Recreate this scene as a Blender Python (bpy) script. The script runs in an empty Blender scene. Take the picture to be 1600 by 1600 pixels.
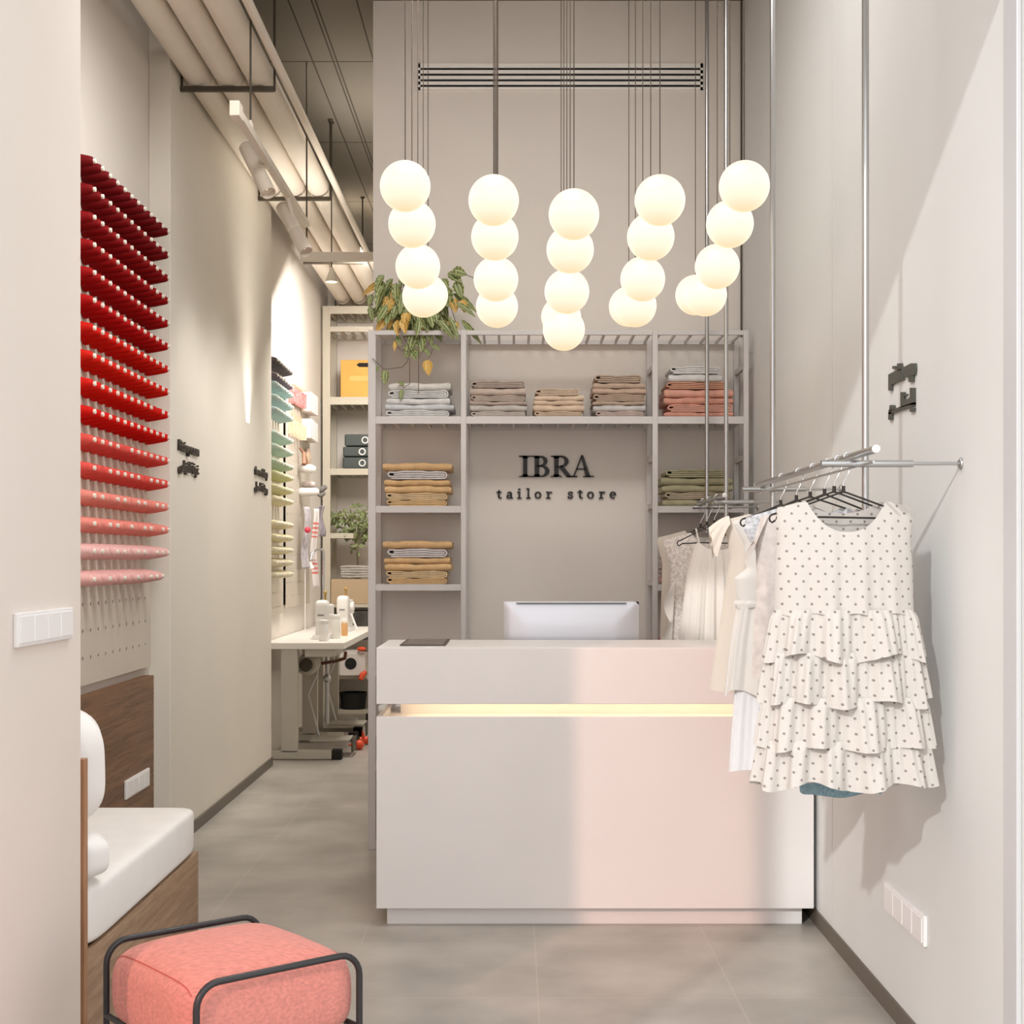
import bpy, math, random
from math import pi, sin, cos, sqrt, radians
from mathutils import Vector, Matrix, Euler
random.seed(7)
C = bpy.context.scene.collection
sc = bpy.context.scene
# ------------------------------------------------------------------ camera, light, exposure
F = 2180.0                      # focal length in px of a 1600 px frame
HX, HY, HZ = 802.0, 874.0, 1.33  # principal point / horizon, camera height
cam = bpy.data.cameras.new('camera'); co = bpy.data.objects.new('camera', cam); C.objects.link(co)
cam.sensor_width = 36.0; cam.sensor_fit = 'HORIZONTAL'; cam.lens = F / 1600 * 36
cam.shift_x = -(HX - 800) / 1600; cam.shift_y = (HY - 800) / 1600
cam.clip_start = 0.05; cam.clip_end = 200
co.location = (0, 0, HZ); co.rotation_euler = (pi / 2, 0, 0)
sc.camera = co
vs = sc.view_settings
vs.view_transform = 'Standard'; vs.look = 'None'; vs.gamma = 1.0; vs.use_curve_mapping = False
vs.exposure = 0.12
sc.cycles.use_denoising = True
sc.cycles.max_bounces = 10; sc.cycles.diffuse_bounces = 6; sc.cycles.glossy_bounces = 4
sc.cycles.sample_clamp_indirect = 6.0
sc.cycles.caustics_reflective = False; sc.cycles.caustics_refractive = False

w = bpy.data.worlds.new('sky'); sc.world = w; w.use_nodes = True
bg = w.node_tree.nodes['Background']
bg.inputs[0].default_value = (0.98, 1.0, 1.01, 1); bg.inputs[1].default_value = 1.65

def lamp(name, kind, loc, energy, color=(1, 1, 1), direction=None, **kw):
    l = bpy.data.lights.new(name, kind); l.energy = energy; l.color = color
    for k, v in kw.items(): setattr(l, k, v)
    o = bpy.data.objects.new(name, l); C.objects.link(o); o.location = loc
    if direction is not None:
        o.rotation_euler = Vector(direction).to_track_quat('-Z', 'Y').to_euler()
    return o
SUN = Vector((0.55, 1.0, -0.53)).normalized()
lamp('sun', 'SUN', (0, -3, 6), 1.35, (1.0, 1.0, 0.97), SUN, angle=radians(1.4))
# fill lights without fittings, added to brighten counter, alcove, aisle and rear
lamp('duct_fill', 'AREA', (-1.02, 8.2, 2.2), 26, (1.0, 0.93, 0.84), (-0.12, 0, 1), shape='RECTANGLE', size=0.1, size_y=6.0, spread=radians(80))  # floating upward fill, added only to brighten the ducts
lamp('fill_light', 'AREA', (-0.1, 4.2, 3.95), 23, (1.0, 0.98, 0.97), (0, 0, -1), shape='RECTANGLE', size=1.2, size_y=1.4)
lamp('fill_light', 'AREA', (0.1, 4.0, 3.9), 9, (1.0, 0.96, 0.90), (0.0, 2.7, -2.3), shape='RECTANGLE', size=1.6, size_y=0.5, spread=radians(100))
lamp('fill_light', 'AREA', (-0.5, 4.7, 3.9), 24, (1.0, 0.97, 0.93), (-0.75, 0, -1), shape='RECTANGLE', size=0.4, size_y=1.6, spread=radians(120))
lamp('fill_light', 'AREA', (-0.85, 7.6, 3.95), 5, (1.0, 0.91, 0.78), (-0.3, 0, -1), shape='RECTANGLE', size=0.3, size_y=2.0)
lamp('fill_light', 'AREA', (-1.0, 9.9, 3.35), 75, (1.0, 0.94, 0.86), (0, 0.6, -1), shape='RECTANGLE', size=0.5, size_y=1.6)
# ------------------------------------------------------------------ helpers
def P(px, py, Y):
    return Vector(((px - HX) * Y / F, Y, HZ - (py - HY) * Y / F))
def s2l(c):
    c = c / 255.0
    return c / 12.92 if c <= 0.04045 else ((c + 0.055) / 1.055) ** 2.4
def rgb(t): return (s2l(t[0]), s2l(t[1]), s2l(t[2]), 1)
_m = {}
def mat(name, col, rough=0.6, metal=0.0, var=0.0, vscale=6.0, bump=0.0, bscale=80.0, emit=0.0, coat=0.0, stretch=None, sheen=0.0, alpha=None, spec=0.5):
    if name in _m: return _m[name]
    m = bpy.data.materials.new(name); m.use_nodes = True; _m[name] = m
    nt = m.node_tree; b = nt.nodes['Principled BSDF']
    b.inputs['Base Color'].default_value = rgb(col); b.inputs['Roughness'].default_value = rough
    b.inputs['Metallic'].default_value = metal; b.inputs['Specular IOR Level'].default_value = spec
    if coat: b.inputs['Coat Weight'].default_value = coat
    if sheen: b.inputs['Sheen Weight'].default_value = sheen
    if emit:
        b.inputs['Emission Color'].default_value = rgb(col); b.inputs['Emission Strength'].default_value = emit
    if var or bump:
        tc = nt.nodes.new('ShaderNodeTexCoord'); mp = nt.nodes.new('ShaderNodeMapping')
        nt.links.new(tc.outputs['Object'], mp.inputs[0])
        if stretch: mp.inputs['Scale'].default_value = stretch
    if var:
        n = nt.nodes.new('ShaderNodeTexNoise'); n.inputs['Scale'].default_value = vscale; n.inputs['Detail'].default_value = 5
        nt.links.new(mp.outputs[0], n.inputs['Vector'])
        r = nt.nodes.new('ShaderNodeValToRGB')
        lo = [max(0, c * (1 - var)) for c in col]; hi = [min(255, c * (1 + var)) for c in col]
        r.color_ramp.elements[0].position = 0.3; r.color_ramp.elements[1].position = 0.7
        r.color_ramp.elements[0].color = rgb(lo); r.color_ramp.elements[1].color = rgb(hi)
        nt.links.new(n.outputs['Fac'], r.inputs[0]); nt.links.new(r.outputs[0], b.inputs['Base Color'])
    if bump:
        n2 = nt.nodes.new('ShaderNodeTexNoise'); n2.inputs['Scale'].default_value = bscale; n2.inputs['Detail'].default_value = 3
        nt.links.new(mp.outputs[0], n2.inputs['Vector'])
        bp = nt.nodes.new('ShaderNodeBump'); bp.inputs['Strength'].default_value = bump; bp.inputs['Distance'].default_value = 0.004
        nt.links.new(n2.outputs['Fac'], bp.inputs['Height']); nt.links.new(bp.outputs[0], b.inputs['Normal'])
    return m
def nd(nt, t, **kw):
    n = nt.nodes.new(t)
    for k, v in kw.items(): setattr(n, k, v)
    return n
def math_(nt, op, a, b=None, c=None):
    n = nt.nodes.new('ShaderNodeMath'); n.operation = op
    for i, x in enumerate((a, b, c)):
        if x is None: continue
        if isinstance(x, (int, float)): n.inputs[i].default_value = x
        else: nt.links.new(x, n.inputs[i])
    return n.outputs[0]
def grid_line(nt, coord, x0, pitch, half):
    """1 within HALF of a line of a grid"""
    a = math_(nt, 'SUBTRACT', coord, x0); a = math_(nt, 'DIVIDE', a, pitch)
    f = math_(nt, 'FRACT', a); f = math_(nt, 'SUBTRACT', f, 0.5); f = math_(nt, 'ABSOLUTE', f)
    return math_(nt, 'GREATER_THAN', f, 0.5 - half / pitch)
def one_line(nt, coord, x, half):
    a = math_(nt, 'SUBTRACT', coord, x); a = math_(nt, 'ABSOLUTE', a)
    return math_(nt, 'LESS_THAN', a, half)
def overlay(nt, b, mask, col):
    """mix colour COL over whatever feeds Base Color where MASK"""
    mx = nt.nodes.new('ShaderNodeMix'); mx.data_type = 'RGBA'
    src = b.inputs['Base Color'].links[0].from_socket if b.inputs['Base Color'].is_linked else None
    if src: nt.links.new(src, mx.inputs[6])
    else: mx.inputs[6].default_value = b.inputs['Base Color'].default_value
    mx.inputs[7].default_value = rgb(col); nt.links.new(mask, mx.inputs[0]); nt.links.new(mx.outputs[2], b.inputs['Base Color'])

class MB:
    def __init__(s): s.v = []; s.f = []; s.mi = []
    def add(s, vs, fs, mi=0):
        b = len(s.v); s.v += [tuple(x) for x in vs]
        s.f += [tuple(b + i for i in f) for f in fs]; s.mi += [mi] * len(fs); return s
    def box(s, x0, x1, y0, y1, z0, z1, mi=0, M=None):
        vs = [Vector((x, y, z)) for x in (x0, x1) for y in (y0, y1) for z in (z0, z1)]
        if M is not None: vs = [M @ v for v in vs]
        return s.add(vs, [(0, 1, 3, 2), (4, 6, 7, 5), (0, 4, 5, 1), (2, 3, 7, 6), (0, 2, 6, 4), (1, 5, 7, 3)], mi)
    def tube(s, pts, r, n=10, mi=0, caps=True, closed=False):
        pts = [Vector(p) for p in pts]; m = len(pts)
        rs = r if isinstance(r, (list, tuple)) else [r] * m
        T = []
        for i in range(m):
            a = pts[(i - 1) % m] if (closed or i > 0) else pts[i]
            b = pts[(i + 1) % m] if (closed or i < m - 1) else pts[i]
            T.append((b - a).normalized())
        u = T[0].orthogonal().normalized(); vs = []
        for i in range(m):
            u = (u - T[i] * u.dot(T[i]))
            u = u.normalized() if u.length > 1e-6 else T[i].orthogonal().normalized()
            wv = T[i].cross(u)
            for k in range(n):
                a = 2 * pi * k / n
                vs.append(pts[i] + (u * cos(a) + wv * sin(a)) * rs[i])
        fs = []
        for i in range(m if closed else m - 1):
            j = (i + 1) % m
            for k in range(n):
                fs.append((i * n + k, i * n + (k + 1) % n, j * n + (k + 1) % n, j * n + k))
        if caps and not closed:
            fs.append(tuple(range(n))[::-1]); fs.append(tuple((m - 1) * n + k for k in range(n)))
        return s.add(vs, fs, mi)
    def lathe(s, prof, o=(0, 0, 0), axis='Z', n=24, mi=0, cap=True):
        """prof: (r, h) pairs; axis letter or vector"""
        o = Vector(o); A = {'X': Vector((1, 0, 0)), 'Y': Vector((0, 1, 0)), 'Z': Vector((0, 0, 1))}.get(axis, None) if isinstance(axis, str) else Vector(axis).normalized()
        u = A.orthogonal().normalized(); wv = A.cross(u); vs = []; fs = []
        for r, h in prof:
            for k in range(n):
                a = 2 * pi * k / n; vs.append(o + A * h + (u * cos(a) + wv * sin(a)) * r)
        for i in range(len(prof) - 1):
            for k in range(n): fs.append((i * n + k, i * n + (k + 1) % n, (i + 1) * n + (k + 1) % n, (i + 1) * n + k))
        if cap:
            fs.append(tuple(range(n))[::-1]); fs.append(tuple((len(prof) - 1) * n + k for k in range(n)))
        return s.add(vs, fs, mi)
    def grid(s, fn, nu, nv, mi=0, wrap=False):
        vs = [fn(i / nu, j / nv) for j in range(nv + 1) for i in range(nu if wrap else nu + 1)]
        W = nu if wrap else nu + 1; fs = []
        for j in range(nv):
            for i in range(nu):
                a = j * W + i; b = j * W + (i + 1) % W
                fs.append((a, b, b + W, a + W))
        return s.add(vs, fs, mi)
    def prism(s, poly, fn, d0, d1, mi=0):
        """2D polygon -> fn(u, v, d) extruded from d0 to d1"""
        n = len(poly)
        vs = [fn(u, v, d0) for u, v in poly] + [fn(u, v, d1) for u, v in poly]
        fs = [tuple(range(n))[::-1], tuple(range(n, 2 * n))] + [(i, (i + 1) % n, n + (i + 1) % n, n + i) for i in range(n)]
        return s.add(vs, fs, mi)
    def ribbon(s, pts, ws, fn, d0, d1, mi=0):
        m = len(pts); ws = ws if isinstance(ws, (list, tuple)) else [ws] * m
        L = []; R = []
        for i in range(m):
            a = pts[max(0, i - 1)]; b = pts[min(m - 1, i + 1)]
            tx, ty = b[0] - a[0], b[1] - a[1]; l = math.hypot(tx, ty) or 1; nx, ny = -ty / l, tx / l
            L.append((pts[i][0] + nx * ws[i] / 2, pts[i][1] + ny * ws[i] / 2)); R.append((pts[i][0] - nx * ws[i] / 2, pts[i][1] - ny * ws[i] / 2))
        for i in range(m - 1): s.prism([R[i], R[i + 1], L[i + 1], L[i]], fn, d0, d1, mi)
        return s
    def sphere(s, c, r, n=20, m=12, sc_=(1, 1, 1), mi=0):
        c = Vector(c)
        prof = [(max(1e-4, sin(pi * j / m)), -cos(pi * j / m)) for j in range(m + 1)]
        vs = []; fs = []
        for rr, h in prof:
            for k in range(n):
                a = 2 * pi * k / n; vs.append(c + Vector((rr * cos(a) * sc_[0], rr * sin(a) * sc_[1], h * sc_[2])) * r)
        for j in range(m):
            for k in range(n): fs.append((j * n + k, j * n + (k + 1) % n, (j + 1) * n + (k + 1) % n, (j + 1) * n + k))
        return s.add(vs, fs, mi)
    def cushion(s, x0, x1, y0, y1, z0, z1, e=0.35, n=28, puff=0.0, M=None, mi=0):
        """superellipsoid block with rounded edges"""
        cx, cy, cz = (x0 + x1) / 2, (y0 + y1) / 2, (z0 + z1) / 2; a, b, c = (x1 - x0) / 2, (y1 - y0) / 2, (z1 - z0) / 2
        sg = lambda t, p: math.copysign(abs(t) ** p, t)
        def fn(u, v):
            th = 2 * pi * u; ph = pi * (v - 0.5)
            cp = sg(cos(ph), e * 1.2)
            x = cp * sg(cos(th), e); y = cp * sg(sin(th), e); z = sg(sin(ph), e * 1.2)
            z *= 1 + puff * (1 - x * x) * (1 - y * y)
            p = Vector((cx + a * x, cy + b * y, cz + c * z))
            return M @ p if M is not None else p
        # even sampling on the superellipse
        def q(t): return t
        return s.grid(fn, n * 2, n, mi, wrap=True)

def link(name, mb, m, parent=None, smooth=True, bevel=0.0, ang=40, sub=0, seg=2):
    org = parent.matrix_world.translation if parent is not None else Vector((0, 0, 0))
    if parent is not None:
        org = Vector(parent.location); q = parent.parent
        while q is not None: org = org + Vector(q.location); q = q.parent
    me = bpy.data.meshes.new(name)
    me.from_pydata([(v[0] - org.x, v[1] - org.y, v[2] - org.z) for v in mb.v], [], mb.f)
    ms = m if isinstance(m, (list, tuple)) else [m]
    for x in ms: me.materials.append(x)
    if len(ms) > 1: me.polygons.foreach_set('material_index', mb.mi)
    if smooth:
        me.polygons.foreach_set('use_smooth', [True] * len(me.polygons))
        me.set_sharp_from_angle(angle=radians(ang))
    me.validate(); me.update()
    o = bpy.data.objects.new(name, me); C.objects.link(o)
    if parent is not None: o.parent = parent
    if bevel:
        b = o.modifiers.new('bevel', 'BEVEL'); b.width = bevel; b.segments = seg; b.limit_method = 'ANGLE'; b.angle_limit = radians(50)
    if sub:
        b = o.modifiers.new('sub', 'SUBSURF'); b.levels = sub; b.render_levels = sub
    return o
def tag(o, label, cat, group=None):
    o['label'] = label; o['category'] = cat
    if group: o['group'] = group
    return o
def thing(name, label, cat, loc=(0, 0, 0), group=None):
    o = bpy.data.objects.new(name, None); C.objects.link(o); o.location = loc; o.empty_display_size = 0.05
    return tag(o, label, cat, group)
def struct(name, mb, m, parent=None, **kw):
    o = link(name, mb, m, parent, **kw)
    if parent is None: o['kind'] = 'structure'
    return o
def kids(o): return [c for c in C.objects if c.parent == o]
def dup(root, loc, label=None, group=None, ch=None):
    r = root.copy(); C.objects.link(r); r.location = loc
    if label: r['label'] = label
    if group: r['group'] = group
    for c in (ch if ch is not None else kids(root)):
        d = c.copy(); C.objects.link(d); d.parent = r
    return r
ORD = 'first second third fourth fifth sixth seventh eighth ninth tenth eleventh twelfth thirteenth fourteenth fifteenth sixteenth'.split()
def arc(cx, cy, rx, ry, a0, a1, n=14):
    return [(cx + rx * cos(radians(a0 + (a1 - a0) * i / n)), cy + ry * sin(radians(a0 + (a1 - a0) * i / n))) for i in range(n + 1)]
def lerp(a, b, t): return a + (b - a) * t
def interp(tab, z):
    """tab: rows (z, v1, v2...) with falling z"""
    if z >= tab[0][0]: return tab[0][1:]
    for a, b in zip(tab, tab[1:]):
        if z >= b[0]:
            t = (a[0] - z) / (a[0] - b[0]); return [lerp(p, q, t) for p, q in zip(a[1:], b[1:])]
    return tab[-1][1:]

# ------------------------------------------------------------------ materials
M_wall = mat('wall_paint', (230, 223, 216), 0.75, var=0.012, vscale=1.5, bump=0.05, bscale=120)
M_wallw = mat('white_paint', (226, 227, 226), 0.7, var=0.01, vscale=1.5, bump=0.05, bscale=120)
M_pil = mat('pillar_paint', (226, 217, 209), 0.7, var=0.01, vscale=1.5, bump=0.05, bscale=120)
M_fit = mat('fitting_wall_paint', (228, 222, 211), 0.6, var=0.012, vscale=1.2)
M_ceil = mat('ceiling_board', (128, 121, 110), 0.85, var=0.03, vscale=1.0)
M_floor = mat('concrete_tile', (170, 164, 156), 0.36, var=0.11, vscale=2.6, bump=0.03, bscale=30)
M_skirt = mat('dark_skirting', (104, 94, 84), 0.5)
M_desk = mat('counter_lacquer', (238, 235, 234), 0.45, var=0.01, vscale=2.0, bump=0.04, bscale=14)
M_frame = mat('shelf_steel_paint', (208, 204, 202), 0.45)
M_frame2 = mat('rear_shelf_paint', (196, 188, 172), 0.5)
M_steel = mat('brushed_steel', (190, 190, 190), 0.28, metal=1.0)
M_chrome = mat('chrome', (220, 220, 222), 0.15, metal=1.0)
M_black = mat('black_lettering', (34, 30, 28), 0.5)
M_dark = mat('dark_slot', (22, 20, 18), 0.8)
M_plate = mat('white_plastic', (240, 238, 238), 0.35)
M_duct = mat('painted_duct', (228, 218, 204), 0.55, var=0.01)
M_rod = mat('dark_rod', (74, 66, 54), 0.6)
M_beige = mat('beige_metal', (200, 190, 174), 0.5)
M_wire = mat('dark_wire', (62, 58, 54), 0.35, metal=0.7)
M_seat = mat('ivory_leather', (247, 246, 244), 0.55, var=0.01, vscale=8, bump=0.05, bscale=40)
M_blackmetal = mat('black_powder_coat', (42, 42, 44), 0.35)

nt = M_floor.node_tree; b = nt.nodes['Principled BSDF']
tc = nd(nt, 'ShaderNodeTexCoord'); sx = nd(nt, 'ShaderNodeSeparateXYZ'); nt.links.new(tc.outputs['Object'], sx.inputs[0])
mk = math_(nt, 'MAXIMUM', grid_line(nt, sx.outputs[0], 0.075, 0.602, 0.0022), math_(nt, 'MULTIPLY', grid_line(nt, sx.outputs[1], 4.832, 0.6, 0.0035), 0.6))
overlay(nt, b, math_(nt, 'MULTIPLY', mk, 0.5), (196, 190, 178))
nt = M_ceil.node_tree; b = nt.nodes['Principled BSDF']
tc = nd(nt, 'ShaderNodeTexCoord'); sx = nd(nt, 'ShaderNodeSeparateXYZ'); nt.links.new(tc.outputs['Object'], sx.inputs[0])
mk = None
for x in (-1.083, -0.972, -0.952, -0.754):
    l = one_line(nt, sx.outputs[0], x, 0.004); mk = l if mk is None else math_(nt, 'MAXIMUM', mk, l)
for y in (6.05, 7.54, 9.0, 10.49, 11.9): mk = math_(nt, 'MAXIMUM', mk, one_line(nt, sx.outputs[1], y, 0.007))
overlay(nt, b, mk, (70, 62, 52))

def wood(name, c1, c2, scale=(9, 1.0, 9), rough=0.5):
    m = bpy.data.materials.new(name); m.use_nodes = True; nt = m.node_tree; b = nt.nodes['Principled BSDF']
    tc = nd(nt, 'ShaderNodeTexCoord'); mp = nd(nt, 'ShaderNodeMapping'); mp.inputs['Scale'].default_value = scale
    nt.links.new(tc.outputs['Object'], mp.inputs[0])
    n1 = nd(nt, 'ShaderNodeTexNoise'); n1.inputs['Scale'].default_value = 2.2; n1.inputs['Detail'].default_value = 6; n1.inputs['Distortion'].default_value = 0.6
    n2 = nd(nt, 'ShaderNodeTexNoise'); n2.inputs['Scale'].default_value = 14; n2.inputs['Detail'].default_value = 4
    nt.links.new(mp.outputs[0], n1.inputs[0]); nt.links.new(mp.outputs[0], n2.inputs[0])
    f = math_(nt, 'ADD', math_(nt, 'MULTIPLY', n1.outputs['Fac'], 0.65), math_(nt, 'MULTIPLY', n2.outputs['Fac'], 0.35))
    r = nd(nt, 'ShaderNodeValToRGB'); r.color_ramp.elements[0].position = 0.36; r.color_ramp.elements[1].position = 0.64
    r.color_ramp.elements[0].color = rgb(c1); r.color_ramp.elements[1].color = rgb(c2)
    nt.links.new(f, r.inputs[0]); nt.links.new(r.outputs[0], b.inputs['Base Color']); b.inputs['Roughness'].default_value = rough
    return m
M_walnut = wood('walnut', (96, 66, 42), (142, 104, 74), scale=(22, 1.1, 22))
M_oak = wood('bench_oak', (140, 112, 88), (178, 148, 120), scale=(22, 1.1, 22))
M_oakend = wood('oak_edge', (150, 106, 74), (182, 138, 102), scale=(9, 9, 1))
M_drawer = wood('pale_wood', (196, 168, 138), (214, 190, 160), scale=(9, 9, 1))
# ------------------------------------------------------------------ setting
XR, XN, XF, XA = 1.105, -1.10, -1.56, -1.66     # right wall, near left wall, fitting room wall, alcove wall
ZC = 4.02; YB = 6.72; YE = 12.5; Y0 = 2.9
struct('floor', MB().box(-8, 8, -6, 13, -0.1, 0), M_floor, smooth=False)
struct('ceiling', MB().box(-2.2, 1.4, Y0, 13, ZC, ZC + 0.1), M_ceil, smooth=False)
struct('wall_right', MB().box(XR, XR + 0.25, Y0, 13, 0, ZC), M_wallw, smooth=False)
struct('wall_left', MB().box(-2.0, XA, 3.5, 13, 0, ZC), M_wall, smooth=False)
struct('wall_left_pillar', MB().box(-2.0, XN, Y0, 3.55, 0, ZC), M_pil, smooth=False, bevel=0.004)
struct('wall_fitting_rooms', MB().box(XA, XF, 6.35, 9.0, 0, ZC), M_fit, smooth=False, bevel=0.004)
struct('wall_back', MB().box(-0.675, XR, YB, YB + 0.14, 0, ZC), M_wall, smooth=False)
struct('wall_rear', MB().box(-2.0, XR, YE, YE + 0.1, 0, ZC), M_wall, smooth=False)
# shopfront: solid above and beside the open doorway
struct('wall_shopfront_lintel', MB().box(-6, 6, Y0 - 0.15, Y0, 2.82, 6.0), M_wallw, smooth=False)
struct('wall_shopfront_side', MB().box(-6, XN, Y0 - 0.15, Y0, 0, 2.82), M_wallw, smooth=False)
struct('wall_shopfront_end', MB().box(XR + 0.0, 6, Y0 - 0.15, Y0, 0, 2.82), M_wallw, smooth=False)
struct('trim_1', MB().box(XR - 0.012, XR, 3.03, 3.115, 0, 2.82), mat('door_frame_aluminium', (206, 206, 208), 0.4), smooth=False, bevel=0.003)
struct('baseboard_right', MB().box(XR - 0.008, XR, 3.12, 5.4, 0, 0.056), M_skirt, smooth=False)
struct('baseboard_fitting', MB().box(XF, XF + 0.01, 6.35, 9.0, 0, 0.056), M_skirt, smooth=False)
# shop door leaf of pink glass, standing open on the pavement beside the doorway (out of the picture)
hg, tip = Vector((-1.085, 2.745, 0)), Vector((-0.793, 1.90, 0)); dd = (tip - hg).normalized(); nn = Vector((-dd.y, dd.x, 0)); LL = (tip - hg).length
DM = Matrix(((dd.x, nn.x, 0, hg.x), (dd.y, nn.y, 0, hg.y), (0, 0, 1, 0), (0, 0, 0, 1)))
mb = MB().box(0, 0.03, -0.02, 0.02, 0.01, 2.7, M=DM).box(LL - 0.055, LL, -0.02, 0.02, 0.01, 2.7, M=DM).box(0.03, LL - 0.055, -0.02, 0.02, 0.01, 0.11, M=DM).box(0.03, LL - 0.055, -0.02, 0.02, 2.62, 2.7, M=DM)
door = struct('door_1', mb, mat('door_frame_paint', (60, 56, 54), 0.5), smooth=False)
M_pink = bpy.data.materials.new('pink_tinted_glass'); M_pink.use_nodes = True; nt = M_pink.node_tree
tr, gl_, mx_ = nd(nt, 'ShaderNodeBsdfTransparent'), nd(nt, 'ShaderNodeBsdfGlossy'), nd(nt, 'ShaderNodeMixShader')
tr.inputs[0].default_value = (0.98, 0.76, 0.71, 1); gl_.inputs['Roughness'].default_value = 0.05; mx_.inputs[0].default_value = 0.06
nt.links.new(tr.outputs[0], mx_.inputs[1]); nt.links.new(gl_.outputs[0], mx_.inputs[2]); nt.links.new(mx_.outputs[0], nt.nodes['Material Output'].inputs[0])
link('door_pane', MB().box(0.03, LL - 0.055, -0.003, 0.003, 0.11, 2.62, M=DM), M_pink, door, smooth=False)
# wall panel joint and corner conduit
struct('trim_2', MB().box(XR - 0.001, XR, 4.828, 4.832, 0.06, ZC), mat('joint_shadow_gap', (208, 201, 195), 0.8), smooth=False)
struct('trim_3', MB().tube([(XR - 0.008, YB - 0.008, 2.40), (XR - 0.008, YB - 0.008, ZC)], 0.004), M_rod)

# ------------------------------------------------------------------ counter
DX0, DX1, DY = -0.4957, 1.088, 5.05
t = thing('reception_counter', 'pale lacquered reception counter with a lit gap under its raised top', 'counter', (0.3, 5.3, 0))
mb = MB().box(DX0, DX1, DY, DY + 0.02, 0.066, 0.760).box(DX0, DX0 + 0.02, DY + 0.02, 5.9, 0.066, 0.760).box(DX1 - 0.02, DX1, DY + 0.02, 5.9, 0.066, 0.760)
mb.box(DX0 + 0.02, DX1 - 0.02, DY + 0.02, 5.9, 0.70, 0.735)
link('lower_box', mb, M_desk, t, smooth=False, bevel=0.0015)
link('plinth', MB().box(DX0 + 0.035, DX1 - 0.035, DY + 0.04, 5.6, 0, 0.066), M_desk, t, smooth=False, bevel=0.001)
mb = MB().box(DX0, DX1, DY, 5.55, 0.806, 1.010)
link('upper_box', mb, M_desk, t, smooth=False, bevel=0.002)
link('riser', MB().box(DX0 + 0.06, DX1 - 0.03, 5.40, 5.43, 0.735, 0.806), M_desk, t, smooth=False)
link('light_strip', MB().box(DX0 + 0.08, DX1 - 0.05, 5.30, 5.32, 0.798, 0.8055), mat('led_strip', (255, 228, 190), emit=5.5), t, smooth=False)

# tablet in a dark frame lying on the counter
t = thing('tablet', 'dark framed tablet lying flat on the counter below the tan cloth stacks', 'tablet', (-0.34, 5.3, 1.01))
M = Matrix.Translation((-0.335, 5.34, 1.0105))
link('case', MB().box(-0.085, 0.085, -0.19, 0.19, 0, 0.005, M=M), mat('tablet_case', (84, 76, 72), 0.5), t, smooth=False, bevel=0.003)
link('screen', MB().box(-0.074, 0.074, -0.175, 0.175, 0.005, 0.0056, M=M), mat('tablet_glass', (132, 124, 118), 0.2), t, smooth=False)

# monitor
t = thing('desktop_monitor', 'silver desktop monitor seen from behind above the counter', 'monitor', (0.2, 5.62, 0.735))
x0, x1 = (787 - HX) * 5.6 / F, (998.5 - HX) * 5.6 / F; zt = HZ - (940 - HY) * 5.6 / F
def shell(u, v):
    # back face gently domed towards the edges
    x = lerp(x0, x1, u); z = lerp(zt, zt - 0.42, v)
    du = min(u, 1 - u) * (x1 - x0); dv = min(v, 1 - v) * 0.42
    d = 0.012 * min(1, (min(du, dv) / 0.09)) ** 0.5
    return Vector((x, 5.612 - d, z))
M_alu = mat('silver_aluminium', (214, 214, 220), 0.34, metal=0.55)
mb = MB().grid(shell, 40, 30); mb.box(x0, x1, 5.612, 5.622, zt - 0.42, zt)
link('rear_shell', mb, M_alu, t, ang=60)
link('top_slot', MB().box(x0 + 0.05, x1 - 0.05, 5.596, 5.606, zt - 0.007, zt - 0.0045), mat('slot_dark', (70, 66, 66), 0.7), t, smooth=False)
link('screen', MB().box(x0 + 0.006, x1 - 0.006, 5.622, 5.625, zt - 0.41, zt - 0.006), mat('screen_glass', (20, 20, 22), 0.1), t, smooth=False)
link('stand', MB().box(0.13, 0.29, 5.625, 5.64, 0.737, 1.0).box(0.12, 0.30, 5.56, 5.72, 0.7355, 0.742), M_alu, t, smooth=False, bevel=0.002)

# ------------------------------------------------------------------ switch plates
def plate(label, wall, a0, a1, z0, z1, gangs=4):
    """plate on a side wall: wall = (x, dirx)"""
    x, d = wall
    t = thing('switch_plate', label, 'switch plate', (x, (a0 + a1) / 2, z0))
    xs = sorted((x, x + d * 0.011))
    link('surround', MB().box(xs[0], xs[1], a0, a1, z0, z1), M_plate, t, smooth=False, bevel=0.003)
    st = (a1 - a0 - 0.02) / gangs
    for i in range(gangs):
        y = a0 + 0.01 + st * i; xs2 = sorted((x + d * 0.0105, x + d * 0.0135))
        link('rocker', MB().box(xs2[0], xs2[1], y + 0.003, y + st - 0.003, z0 + 0.008, z1 - 0.008), M_plate, t, smooth=False, bevel=0.0015)
plate('white switch plate on the white pillar beside the thread display', (XN, 1), 3.067, 3.455, 1.135, 1.212)
plate('white socket plate with four covers low on the white wall', (XR, -1), 3.72, 4.12, 0.295, 0.378)

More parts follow.
